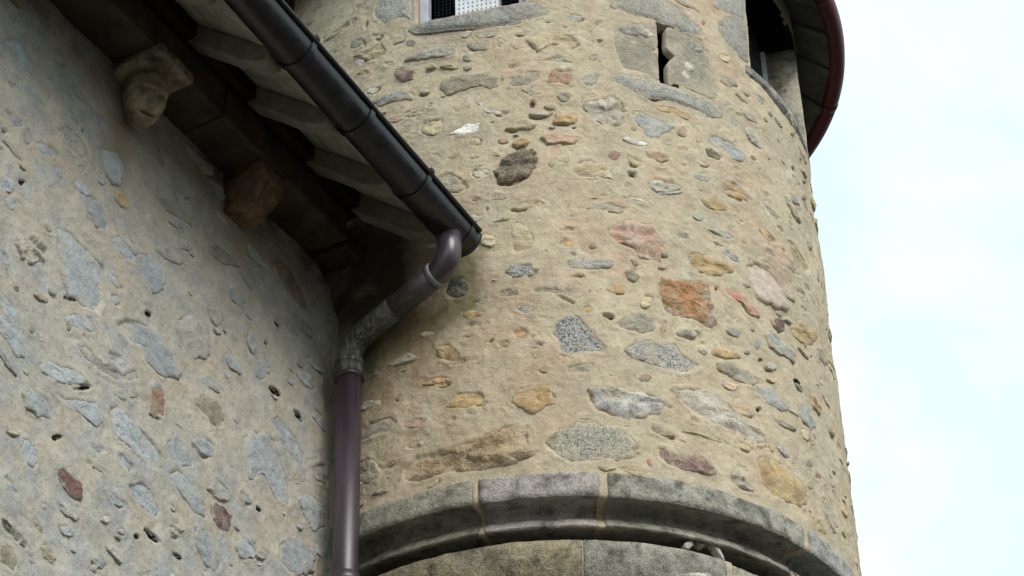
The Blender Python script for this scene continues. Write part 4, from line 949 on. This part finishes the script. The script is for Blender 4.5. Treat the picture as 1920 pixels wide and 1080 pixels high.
# ================================================================== ROUND TURRET
turret = thing('round_turret', (CX, CY, 5.0), 'round rubble stone turret in sandy mortar, corbelled out under a red rimmed roof', 'turret')
T_ST = parse(TOWER_STONES)
def g2(U, V, u, v, su, sv, rot=0.0):
    c, s = math.cos(rot), math.sin(rot); a = (U-u)*c+(V-v)*s; b = -(U-u)*s+(V-v)*c
    return np.exp(-((a/su)**2+(b/sv)**2))
def tower_stain_shade(U, V):
    nz = fbm(U*7, V*7, 4, 71); nz2 = fbm(U*16, V*9, 4, 72)
    # algae beside the gutter end; below the swan neck also its shadow, painted in
    al = 1.25*g2(U, V, -.315, 7.08, .07, .17)+1.25*g2(U, V, -.50, 6.90, .24, .075, .10)+.7*g2(U, V, -.70, 6.66, .08, .28)
    al = np.clip(al*(0.75+0.7*nz), 0, .85)
    seep = 0.55*g2(U, V, -.6, 6.6, .30, .42)+.35*g2(U, V, -.45, 7.3, .3, .4)+.3*np.clip(nz+.1, 0, 1)*g2(U, V, -.2, 6.5, .5, .5)
    seep = np.clip(seep*(0.6+0.8*nz2), 0, .75)
    dk = 1.15*np.clip((7.02-.0*U-np.abs(V-7.32)-6.62)/.16, 0, 1)*np.clip((-.47-U)/.09, 0, 1)*np.clip((7.72-V)/.1, 0, 1)  # brown mould in the corner, darkened to stand in for the eaves' shade
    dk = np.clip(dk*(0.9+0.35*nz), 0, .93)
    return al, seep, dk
WIN = (-.484, -.040, 8.372, 8.86); OPN = (.976, 1.607, 8.350, 8.97); SLIT = (.478, .560, 8.03, 8.352)
Z0 = 6.165
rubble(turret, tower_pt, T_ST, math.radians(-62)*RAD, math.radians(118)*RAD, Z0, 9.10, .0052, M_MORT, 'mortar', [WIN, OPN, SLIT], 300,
       ['T', 'TF', 'TF', 'GF', 'GF', 'Gy', 'W', 'OP', 'Pk', 'GP', 'GP', 'GF', 'OT', 'BG'], 292, 4, tower_stain_shade,
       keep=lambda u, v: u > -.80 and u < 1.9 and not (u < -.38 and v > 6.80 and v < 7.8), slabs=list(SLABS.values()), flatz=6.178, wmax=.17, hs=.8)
attach(obj('rear_wall', sweep([(RAD-.3, Z0), (RAD, Z0), (RAD, 9.10), (RAD-.3, 9.10)], 117.5, 298.5, 3), M_MORT), turret)
attach(obj('floor', sweep([(0.0, 7.6), (RAD-.02, 7.6), (RAD-.02, 7.66), (0.0, 7.66)], 0, 360, 10, smooth=False), M_ROOM), turret)
attach(obj('inner_lining', sweep([(RAD-.26, 7.66), (RAD-.25, 7.66), (RAD-.25, 9.1), (RAD-.26, 9.1)], 92, 320, 4), M_ROOM), turret)
# dressed pieces round the openings
for nm, key, mt, ty, lb, sk, h in (
    ('jamb_stone', 'window_jamb', ST['G'], 'G', 'grey granite jamb beside the small window', .10, .008),
    ('window_sill', 'window_sill', ST['G'], 'G', 'long grey granite sill under the small window', .16, .016),
    ('slit_lintel', 'slit_lintel', ST['G'], 'G', 'grey granite lintel above the arrow slit', .05, .010),
    ('slit_slab', 'slit_left', ST['slab'] if 'slab' in ST else ST['Gy'], 'Gy', 'grey stone slab left of the arrow slit', .05, .004),
    ('slit_slab', 'slit_right', ST['Gy'], 'Gy', 'grey stone slab right of the arrow slit', .035, .004),
    ('slit_sill', 'slit_sill', ST['G'], 'G', 'curved grey granite sill below the arrow slit', .05, .012),
    ('jamb_stone', 'opening_jamb_low', ST['G'], 'G', None, .18, .008),
    ('jamb_stone', 'opening_jamb_top', ST['G'], 'G', None, .18, .008)):
    pl = [(u+{'slit_left': -.010, 'slit_right': .009}.get(key, 0), v) for u, v in SLABS[key]]
    slab(nm, pl, tower_pt, mt, turret, sk, h, ty, lb)
# lichen crusts on the slit slabs
for k, (u, v, w, hh) in enumerate([(.365, 8.268, .11, .06), (.435, 8.272, .06, .05), (.66, 8.285, .07, .05), (.615, 8.16, .045, .07), (.665, 8.135, .045, .045), (.60, 8.115, .05, .05)]):
    p = np.array([(u+w/2*math.cos(t)*(1+.25*math.sin(5*t+k)), v+hh/2*math.sin(t)*(1+.25*math.cos(4*t+k))) for t in np.linspace(0, 2*math.pi, 11)[:-1]])
    vv, ff, org = stone_mesh('WW', p, tower_pt, 50+k, .002, .0095, (0, 0)); attach(obj('lichen', mesh_np(vv, ff), ST['W'], loc=tuple(org)), turret)
# window: white frame with wire behind the sill
thm = math.radians(-13.05)
WT = np.array([math.cos(thm), math.sin(thm), 0]); WR = np.array([math.sin(thm), -math.cos(thm), 0])
def wfr(a, b, c): return tuple(np.array([CX, CY, 0])+WT*a+WR*b+np.array([0, 0, c]))
bm = bmesh.new(); hw = .222
for a in ((-hw, -hw+.037), (hw-.037, hw)): bm_add(bm, *box_pts(wfr, a[0], a[1], 1.055, 1.105, 8.34, 8.86))
bm_add(bm, *box_pts(wfr, -hw+.038, hw-.038, 1.055, 1.100, 8.82, 8.86)); bm_add(bm, *box_pts(wfr, -hw+.038, hw-.038, 1.055, 1.100, 8.34, 8.37))
win = attach(obj('window_frame', finish(bm, .004), plain_mat('frame_grey_white', (0.44, 0.44, 0.49), .6, .3, .15, 20)), turret)
bm = bmesh.new()
for k in range(24):
    a = -hw+.04+k*(2*hw-.08)/23; bm_add(bm, *box_pts(wfr, a-.0004, a+.0004, 1.010, 1.0108, 8.37, 8.82))
for k in range(26):
    z = 8.372+k*.0172; bm_add(bm, *box_pts(wfr, -hw+.038, hw-.038, 1.011, 1.0118, z-.0004, z+.0004))
gr = obj('wire_grille', finish(bm), M_NET, win)
for a, b in ((-hw-.02, -hw-.001), (hw+.001, hw+.02)):
    attach(obj('window_reveal', box_mesh(wfr, a, b, .93, 1.118, 8.34, 8.88), M_MORT), turret)
attach(obj('window_lintel', sweep(round_prof(RAD-.22, [(RAD+.004, 8.95), (RAD+.004, 8.861), (RAD-.22, 8.861)]), -27, 2, 1, .002, 3), ST['G']), turret)
# large opening on the right: sill, side post, frame strip and netting
for k, (a, b) in enumerate(((46.5, 62), (62.6, 92))):
    attach(obj('opening_sill', sweep(round_prof(RAD-.24, [(RAD-.02, 8.352), (RAD+.006, 8.346), (RAD+.007, 8.31), (RAD-.01, 8.296)]), a, b, 1, .003, k+2), ST['G']), turret)
attach(obj('opening_post', sweep(round_prof(RAD-.125, [(RAD-.006, 8.97), (RAD+.003, 8.96), (RAD+.003, 8.36), (RAD-.006, 8.353)], 8), 79.5, 92.2, 1, .004, 9), ST['GF'], label='pale stone post at the far side of the large opening'), turret)
attach(obj('frame_strip', sweep([(RAD-.155, 8.353), (RAD-.126, 8.353), (RAD-.126, 8.97), (RAD-.155, 8.97)], 78.6, 80.3, .5, smooth=False), M_WHITE), turret)
attach(obj('opening_reveal', sweep([(RAD-.24, 8.353), (RAD-.012, 8.353), (RAD-.012, 8.97), (RAD-.24, 8.97)], 47.3, 48.9, .5, smooth=False), ST['G']), turret)
bm = bmesh.new()
def cyl_fr(a, b, c): return pol(a, b, c)
for k in range(26):
    z = 8.36+k*.0235; bm_add(bm, *box_pts(cyl_fr, 49, 78.5, RAD-.15, RAD-.148, z-.001, z+.001))
for k in range(26):
    a = 49.3+k*1.15; bm_add(bm, *box_pts(cyl_fr, a-.05, a+.05, RAD-.147, RAD-.145, 8.354, 8.97))
attach(obj('netting', finish(bm), M_NET), turret)
# corbelled mouldings: courses of blocks, each course set back from the one above
courses = [
  ('moulding_block', 6.182, 0.002, [(-66, -14.4), (-13.2, 6.95), (8.6, 48.0), (49.8, 84), (85.5, 118)], 'abcdc',
   [(-.002, 0), (.003, -.012), (.003, -.05), (.003, -.088), (-.004, -.098), (-.030, -.094), (-.080, -.084), (-.104, -.094), (-.108, -.112), (-.092, -.130), (-.077, -.146), (-.069, -.162), (-.064, -.171), (-.070, -.176), (-.120, -.158), (-.20, -.150)]),
  ('corbel_block', 5.974, -.076, [(-66, 4.05), (4.40, 31.6), (33.4, 60), (61, 95), (96, 118)], 'ecaac', [(-.12, -.004), (-.03, -.002), (-.008, -.008), (0.0, -.03), (-.004, -.08), (-.022, -.13), (-.06, -.18)]),
  ('corbel_block', 5.800, -.200, [(-66, -20), (-19, 20), (21, 60), (61, 118)], 'acec', [(0, 0), (.004, -.03), (0.0, -.09), (-.03, -.15), (-.08, -.195)]),
  ('corbel_block', 5.600, -.310, [(-66, 0), (1, 50), (51, 118)], 'cea', [(0, 0), (0.0, -.10), (-.06, -.18), (-.14, -.245)]),
  ('corbel_block', 5.350, -.480, [(-66, 20), (21, 118)], 'ac', [(0, 0), (-.02, -.12), (-.16, -.25), (-.34, -.345)]),
]
for ci, (nm, zt, dr, spans, mats, pr) in enumerate(courses):
    r0 = RAD+dr
    for k, (a, b) in enumerate(spans):
        prof = round_prof(r0-.30, [(r0+x-(.020 if ci == 1 and k == 2 else 0), zt+z) for x, z in pr], 3)
        me = sweep(prof, a, b, .8, .0028, ci*20+k)
        attach(obj(nm, me, M_MOUL[mats[k]]), turret)
    for k in range(len(spans)-1):
        a, b = spans[k][1]-.12, spans[k+1][0]+.12
        jp = [(r0+x-.005, zt+z-(.001 if ci else 0)) for x, z in pr]
        attach(obj('joint_mortar', sweep(round_prof(r0-.28, jp, 2), a, b, .6, .0012, ci+70+k), M_MORT), turret)
    attach(obj('rear_course', sweep(round_prof(r0-.28, [(r0+x, zt+z) for x, z in pr], 1), 118.2, 294, 4), M_MOUL['a']), turret)
# lime smear over the broken joint
def ring_pt(u, v, h): return tower_pt(u, v, np.asarray(h, float)-.083)
for k, p in enumerate(SMEARS):
    v, f, org = stone_mesh('W', np.array(p), ring_pt, 900+k, .03, .0035, (0, 0)); attach(obj('lime_smear', mesh_np(v, f), ST['W'], loc=tuple(org)), turret)
# conical roof: red rim, soffit boards, slates
RZ = 8.986
attach(obj('roof_cone', sweep([(1.352, RZ+.012), (1.365, RZ+.02), (.02, RZ+2.2), (.005, RZ+2.15)], 0, 360, 4, smooth=False), M_SLATE, label='conical slate roof'), turret)
rim_prof = [(1.300+.0, RZ+.012), (1.302, RZ-.012), (1.314, RZ-.026), (1.336, RZ-.030), (1.358, RZ-.022), (1.370, RZ-.002), (1.373, RZ+.03), (1.360, RZ+.035)]
for k in range(12):
    attach(obj('roof_rim', sweep(rim_prof, k*30+8+.06, k*30+38-.06, 2), M_RED), turret)
    attach(obj('rim_strap', sweep([(1.299, RZ+.010), (1.301, RZ-.014), (1.313, RZ-.0285), (1.336, RZ-.0325), (1.359, RZ-.0245), (1.3725, RZ-.003), (1.3755, RZ+.03), (1.362, RZ+.036)], k*30+37.4, k*30+38.6, .4), M_RED), turret)
rs = random.Random(8); a = 20.0
while a < 380:
    w = rs.uniform(9, 14); b = min(a+w, 380)
    dz = rs.uniform(-.006, .006); gp = rs.uniform(.25, .6)
    attach(obj('soffit_board', sweep([(1.306, RZ+.006+dz), (1.12, RZ+.14+dz), (1.12, RZ+.16+dz), (1.306, RZ+.02+dz)], a+gp/2, b-gp/2, 2, smooth=False), M_SOFF), turret)
    attach(obj('soffit_rafter', sweep([(1.30, RZ-.012), (1.14, RZ+.105), (1.14, RZ+.14), (1.30, RZ+.02)], b-.9, b+.9, .9, smooth=False), M_SOFF), turret)
    a = b

# ================================================================== HOUSE
house = thing('stone_house', (float(JX), float(JY), 0.0), 'rubble stone house wall with grey stones and dark timber eaves left of the turret', 'house')
W_ST = [({'S': 'SW', 'Gy': 'GW'}.get(t, t), q) for t, q in parse(WALL_STONES)]
def wall_stain(U, V):
    nz = fbm(U*6, V*6, 4, 91)
    al = 0.25*np.clip((nz-.1), 0, 1)*np.clip((V-6.6)/.6, 0, 1)
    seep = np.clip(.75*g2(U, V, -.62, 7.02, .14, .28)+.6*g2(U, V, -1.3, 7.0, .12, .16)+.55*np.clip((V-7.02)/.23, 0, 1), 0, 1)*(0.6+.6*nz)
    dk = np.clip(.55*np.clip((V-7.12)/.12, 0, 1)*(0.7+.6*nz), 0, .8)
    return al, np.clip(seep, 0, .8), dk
def wall_end(v): return np.where(v < 7.0, .03, .03-.19*np.clip((v-7.0)/.26, 0, 1)**1.6)
WT_Z = 7.25
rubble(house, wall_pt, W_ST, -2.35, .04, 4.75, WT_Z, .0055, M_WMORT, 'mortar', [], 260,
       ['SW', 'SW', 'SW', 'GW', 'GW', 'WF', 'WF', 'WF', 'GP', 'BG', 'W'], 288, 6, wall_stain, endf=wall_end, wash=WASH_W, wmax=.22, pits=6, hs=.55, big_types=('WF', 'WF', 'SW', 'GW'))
def wbox(name, s0, s1, d0, d1, z0, z1, mat, bevel=0.0, label=None):
    return attach(obj(name, box_mesh(wl, s0, s1, d0, d1, z0, z1, bevel=bevel), mat, label=label), house)
wbox('wall_core', -9.0, -.17, -.40, -.03, 0, WT_Z-.01, M_WMORT)
wbox('lower_wall', -2.352, .3, -.028, -.004, 0, 4.752, M_WMORT)
wbox('near_wall', -9.0, -2.352, -.028, 0.0, 0, WT_Z, M_WMORT)
wbox('house_body', -9.0, .85, -5.5, -.405, 0, WT_Z-.02, M_WMORT)
wbox('gable_wall', .30, .84, -.40, .0, 0, 5.3, M_WMORT)
# cornice course and near-black plate under the rafters
for a, b in ((-4.2, -1.93), (-1.925, -.985), (-.98, -.19)):
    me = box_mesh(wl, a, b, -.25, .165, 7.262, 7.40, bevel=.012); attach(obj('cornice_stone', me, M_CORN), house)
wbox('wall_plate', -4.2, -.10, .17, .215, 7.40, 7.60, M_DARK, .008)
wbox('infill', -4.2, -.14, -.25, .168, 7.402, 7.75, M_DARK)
# sloping rafters with rounded tails, boards on top
def roof_z(d): return 7.20+(.53-d)*.84
def rafter(s, w=.078):
    prof = [(-.3, roof_z(-.3)-.095), (.30, roof_z(.30)-.095)]
    for k in range(7):
        t = k/6*math.pi/2; prof.append((.40+.125*math.sin(t), roof_z(.40+.125*math.sin(t))-.095*math.cos(t)**.8-.004))
    prof += [(.525, roof_z(.525)-.003), (-.3, roof_z(-.3)-.003)]
    bm = bmesh.new(); n = len(prof)
    A = [bm.verts.new(wl(s-w/2, d, z)) for d, z in prof]; B = [bm.verts.new(wl(s+w/2, d, z)) for d, z in prof]
    bm.faces.new(A); bm.faces.new(B[::-1])
    for i in range(n): bm.faces.new((A[i], A[(i+1) % n], B[(i+1) % n], B[i]))
    me = finish(bm, .004, 1); return me
RAFT_S = (-2.70, -2.32, -1.95, -1.575, -1.20, -.84, -.465, -.155)
for k, s in enumerate(RAFT_S):
    attach(obj('rafter', rafter(s), M_RAFT), house)
def board(d0, d1, s0, s1, drop=0.0, th=.022):
    vs_ = [wl(s, d, roof_z(d)+z-drop) for s in (s0, s1) for d in (d0, d1) for z in (0, th)]
    bm = bmesh.new(); bm_add(bm, vs_, [(0, 1, 3, 2), (4, 6, 7, 5), (0, 4, 5, 1), (2, 3, 7, 6), (0, 2, 6, 4), (1, 5, 7, 3)])
    return finish(bm, .002, 1)
for d0, d1, dr in ((.287, .459, 0), (.10, .283, .002), (-.09, .096, 0), (-.28, -.094, .001)):
    for s0, s1 in ((-4.2, -2.322), (-2.318, -.842), (-.838, -.045)):
        attach(obj('roof_board', board(d0, d1, s0, s1, dr), M_WOOD), house)
for a, b in zip(RAFT_S, RAFT_S[1:]+(.02,)):          # edge strip, one length for each bay
    attach(obj('edge_board', board(.463, .565, a+.046, b-.05, .012, .03), M_WOOD), house)
bm = bmesh.new()
bm_add(bm, [wl(s, d, roof_z(d)+z) for s in (-9.0, -.05) for d in (-2.75, .575) for z in (.024, .05)], [(0, 1, 3, 2), (4, 6, 7, 5), (0, 4, 5, 1), (2, 3, 7, 6), (0, 2, 6, 4), (1, 5, 7, 3)])
bm_add(bm, [wl(s, d, roof_z(-2.755)-abs(d+2.755)*.84+z) for s in (-9.0, -.05) for d in (-6.1, -2.755) for z in (.024, .05)], [(0, 1, 3, 2), (4, 6, 7, 5), (0, 4, 5, 1), (2, 3, 7, 6), (0, 2, 6, 4), (1, 5, 7, 3)])
attach(obj('roof', finish(bm), M_SLATE, label='slate roof slope of the house'), house)
# corbels under the cornice: a carved head and a plain red block
def corbel_head(s0):
    nu, nv_ = 72, 60; V = []; cs = lambda x, e: math.copysign(abs(x)**e, x)
    yaw, tl = -.42, .70
    for j in range(nv_+1):
        ph = -math.pi/2+math.pi*j/nv_
        for i in range(nu):
            t = 2*math.pi*i/nu
            x = cs(math.cos(ph), .72)*cs(math.sin(t), .75); y = cs(math.cos(ph), .72)*cs(math.cos(t), .75); z = cs(math.sin(ph), .85)
            X, Y, Z = .070*x*(1-.25*max(0, -z)), .095*y, .120*z
            if y > 0:
                f = lambda a, b, sa, sb: math.exp(-((X-a)/sa)**2-((Z-b)/sb)**2)
                w = 1.55*min(1, y*1.6)
                Y += w*(.036*f(0, -.004, .011, .026)+.020*f(0, -.022, .015, .010)+.014*f(0, .052, .055, .013))
                Y -= w*.026*(f(-.029, .026, .016, .014)+f(.029, .026, .016, .014))
                Y += w*.014*(f(-.029, .025, .009, .007)+f(.029, .025, .009, .007))
                Y -= w*(.022*f(0, -.056, .026, .006)-.010*f(0, -.044, .022, .007)-.012*f(0, -.070, .020, .009)-.010*f(0, -.10, .025, .018))
            Y2 = Y*math.cos(tl)+Z*math.sin(tl)*.6; Z2 = -Y*math.sin(tl)+Z*math.cos(tl)
            S = X*math.cos(yaw)+Y2*math.sin(yaw); D = Y2*math.cos(yaw)-X*math.sin(yaw)
            V.append(wl(s0+S, .060+D, 7.140+Z2))
    fs = [(j*nu+i, j*nu+(i+1) % nu, (j+1)*nu+(i+1) % nu, (j+1)*nu+i) for j in range(nv_) for i in range(nu)]
    me = mesh_np(V, fs); bm = bmesh.new(); bm.from_mesh(me); bmesh.ops.remove_doubles(bm, verts=bm.verts, dist=1e-5); bmesh.ops.recalc_face_normals(bm, faces=bm.faces); bm.to_mesh(me); bm.free()
    me.polygons.foreach_set('use_smooth', np.full(len(me.polygons), True, bool)); roughen(me, .0015, 45, 4); return me
def corbel_cap(s0, w, d1, z0, z1, drop):
    prof = [(-.05, z1), (d1, z1), (d1, z0+drop*.5), (d1-.02, z0), (d1-.055, z0+.012), (-.05, z0-.01)]
    bm = bmesh.new(); n = len(prof)
    A = [bm.verts.new(wl(s0-w/2, d, z)) for d, z in prof]; B = [bm.verts.new(wl(s0+w/2, d, z)) for d, z in prof]
    bm.faces.new(A); bm.faces.new(B[::-1])
    for i in range(n): bm.faces.new((A[i], A[(i+1) % n], B[(i+1) % n], B[i]))
    bmesh.ops.subdivide_edges(bm, edges=bm.edges[:], cuts=3, use_grid_fill=True)
    me = finish(bm, 0, 1, True); roughen(me, .004, 22, 7); return me
c1 = attach(obj('corbel', corbel_head(-1.30), M_CORB, label='corbel carved as a small head under the eaves'), house)
cap = obj('corbel_cap', corbel_cap(-1.30, .185, .195, 7.212, 7.258, .02), M_CORB, c1)
def corbel_plain(s0):
    prof = [(-.05, 7.26), (.155, 7.26), (.155, 7.20), (.135, 7.165), (.10, 7.13), (.06, 7.10), (.0, 7.085), (-.05, 7.08)]
    bm = bmesh.new(); n = len(prof); w = .15
    A = [bm.verts.new(wl(s0-w/2*(1 if z > 7.15 else .82), d, z)) for d, z in prof]; B = [bm.verts.new(wl(s0+w/2*(1 if z > 7.15 else .82), d, z)) for d, z in prof]
    bm.faces.new(A); bm.faces.new(B[::-1])
    for i in range(n): bm.faces.new((A[i], A[(i+1) % n], B[(i+1) % n], B[i]))
    bmesh.ops.subdivide_edges(bm, edges=bm.edges[:], cuts=3, use_grid_fill=True)
    me = finish(bm, 0, 1, True); roughen(me, .006, 18, 3); return me
attach(obj('corbel', corbel_plain(-.665), M_CORB2, label='plain reddish corbel block under the eaves'), house)
attach(obj('corbel', corbel_plain(-1.95), M_CORB), house)
attach(obj('beam_end', box_mesh(wl, -.155, -.045, -.3, .14, 7.27, 7.36, bevel=.012), M_CORN, label='old beam end in the dark corner under the eaves'), house)

# ================================================================== RAIN GUTTER
GD0, GR = .600, .070                  # distance of the gutter axis from the wall, radius
def gz(s): return 7.146-.038*(s+.12)
gutter = thing('rain_gutter', wl(-.11, GD0, gz(-.11)), 'dark brown half round rain gutter along the eaves of the house', 'gutter')
def gutter_shell(s0, s1, r_out, r_in, a0=-3, a1=183, n=22):
    V = []; m = 2*(n+1)
    for s in (s0, s1):
        for r, rng_ in ((r_out, range(n+1)), (r_in, range(n, -1, -1))):
            for k in rng_:
                a = math.radians(a0+(a1-a0)*k/n); V.append(wl(s, GD0+r*math.cos(a), gz(s)-r*math.sin(a)))
    fs = [(j, (j+1) % m, m+(j+1) % m, m+j) for j in range(m)]
    for k in range(n):
        for o in (0, m): fs.append((o+k, o+k+1, o+m-2-k, o+m-1-k))
    me = mesh_np(V, fs); bm = bmesh.new(); bm.from_mesh(me); bmesh.ops.recalc_face_normals(bm, faces=bm.faces)
    for e in bm.edges:
        if len(e.link_faces) == 2 and e.calc_face_angle(0) > .7: e.smooth = False
    bm.to_mesh(me); bm.free()
    me.polygons.foreach_set('use_smooth', np.full(len(me.polygons), True, bool)); return me
gj = (-4.2, -1.62, -.11)
for s0, s1 in zip(gj[:-1], gj[1:]): attach(obj('trough', gutter_shell(s0, s1-.0015, GR, GR-.004), M_GUT), gutter)
for s0, s1 in zip(gj[:-1], gj[1:]): attach(obj('rolled_edge', tube([wl(s0, GD0+GR+.006, gz(s0)+.004), wl(s1-.0015, GD0+GR+.006, gz(s1)+.004)], .0085, 12), M_BEAD), gutter)
def cap_disc(s):
    n = 20; bm = bmesh.new(); A, B = [], []
    for k in range(n+1):
        a = math.radians(180*k/n); q = (GD0+(GR+.003)*math.cos(a), gz(s)-(GR+.003)*math.sin(a)+.004)
        A.append(bm.verts.new(wl(s, *q))); B.append(bm.verts.new(wl(s+.02, *q)))
    bm.faces.new(A); bm.faces.new(B[::-1])
    for k in range(n+1): bm.faces.new((A[k], A[(k+1) % (n+1)], B[(k+1) % (n+1)], B[k]))
    return finish(bm, .002, 1)
attach(obj('end_cap', cap_disc(-.1095), M_GUT), gutter)
for s in (-1.99, -1.60, -1.20, -.835, -.46):
    br = attach(obj('bracket', gutter_shell(s-.012, s+.012, GR+.0055, GR+.0005, -12, 192), M_GUT), gutter)
attach(obj('bracket', gutter_shell(-.165, -.14, GR+.004, GR+.0005, -8, 188), M_GUT), gutter)
for s in (-1.20, -.46):
    attach(obj('clip', box_mesh(wl, s-.010, s+.010, GD0+GR+.002, GD0+GR+.018, gz(s)+.004, gz(s)+.022, bevel=.003), M_BEAD), gutter)

# ================================================================== DOWNPIPE
PR = .0455
so = -.205
P0 = wl(so, GD0, gz(so)-.045); P1 = wl(so, GD0, 6.965); P2 = wl(-.088, .118, 6.872); P3 = wl(-.088, .118, 0.05)
pipe = thing('downpipe', wl(-.088, .118, 0.0), 'brown plastic downpipe with a swan neck from the gutter into the corner', 'downpipe')
f1 = fillet(P0, P1, P2, .085, 14); f2 = fillet(P1, P2, P3, .085, 14)
attach(obj('outlet_bend', tube([P0]+f1, PR), M_PIPE), pipe)
q0 = Vector(f1[-1]); q1 = Vector(f2[0]); dq = (q1-q0)
attach(obj('neck_pipe', tube([q0+dq*.004, q0+dq*.55], PR*.985), M_MOSS), pipe)
attach(obj('mossy_bend', tube([q0+dq*.552, q0+dq*.8]+f2+[Vector(f2[-1])+Vector((0, 0, -.03))], PR*.99), M_MOSS, label='lower bend crusted with green moss'), pipe)
attach(obj('collar', tube([q0-dq.normalized()*.012, q0+dq.normalized()*.008], PR*1.06), M_TAPE, label='pale ring round the swan neck'), pipe)
zc = f2[-1].z
cx_, cy_ = Vector(P3).x, Vector(P3).y
for z0, z1, r, mt in ((zc-.012, zc-.030, PR*1.16, M_MOSS), (zc-.030, zc-.075, PR*1.10, M_MOSS), (zc-.075, zc-.088, PR*1.17, M_PIPE)):
    attach(obj('collar', tube([(cx_, cy_, z0), (cx_, cy_, z1)], r), mt), pipe)
attach(obj('pipe', tube([(cx_, cy_, zc-.03), (cx_, cy_, 5.92), (cx_, cy_, 3.0), (cx_, cy_, .05)], PR), M_PIPE), pipe)
attach(obj('collar', tube([(cx_, cy_, 5.905), (cx_, cy_, 5.86)], PR*1.10), M_PIPE), pipe)
for z in (5.45, 3.2, 1.2):
    attach(obj('clamp', tube([(cx_, cy_, z), (cx_, cy_, z+.03)], PR*1.12), M_BEAD), pipe)

# ================================================================== WHITE CRATE BEHIND THE WINDOW
crate = thing('perforated_block', wfr(-.02, 1.03, 8.376), 'white perforated block standing on the sill behind the small window', 'block')
bm = bmesh.new()
a0, a1, z0, z1 = -.082, .085, 8.376, 8.56
nc, nr_ = 9, 8; cw = (a1-a0)/nc; ch = (z1-z0)/nr_
for k in range(nc+1): bm_add(bm, *box_pts(wfr, a0+k*cw-.0055, a0+k*cw+.0055, 1.036, 1.050, z0, z1))
for k in range(nr_+1): bm_add(bm, *box_pts(wfr, a0-.004, a1+.004, 1.034, 1.0475, z0+k*ch-.0075, z0+k*ch+.0075))
attach(obj('lattice', finish(bm), M_WHITE), crate)
attach(obj('back', box_mesh(wfr, a0-.003, a1+.003, .985, .990, z0, z1), plain_mat('block_grey', (.30, .33, .36), .7)), crate)
for a in ((a0-.004, a0+.002), (a1-.002, a1+.004)):
    attach(obj('side', box_mesh(wfr, a[0], a[1], .9905, 1.0335, z0, z1), M_WHITE), crate)
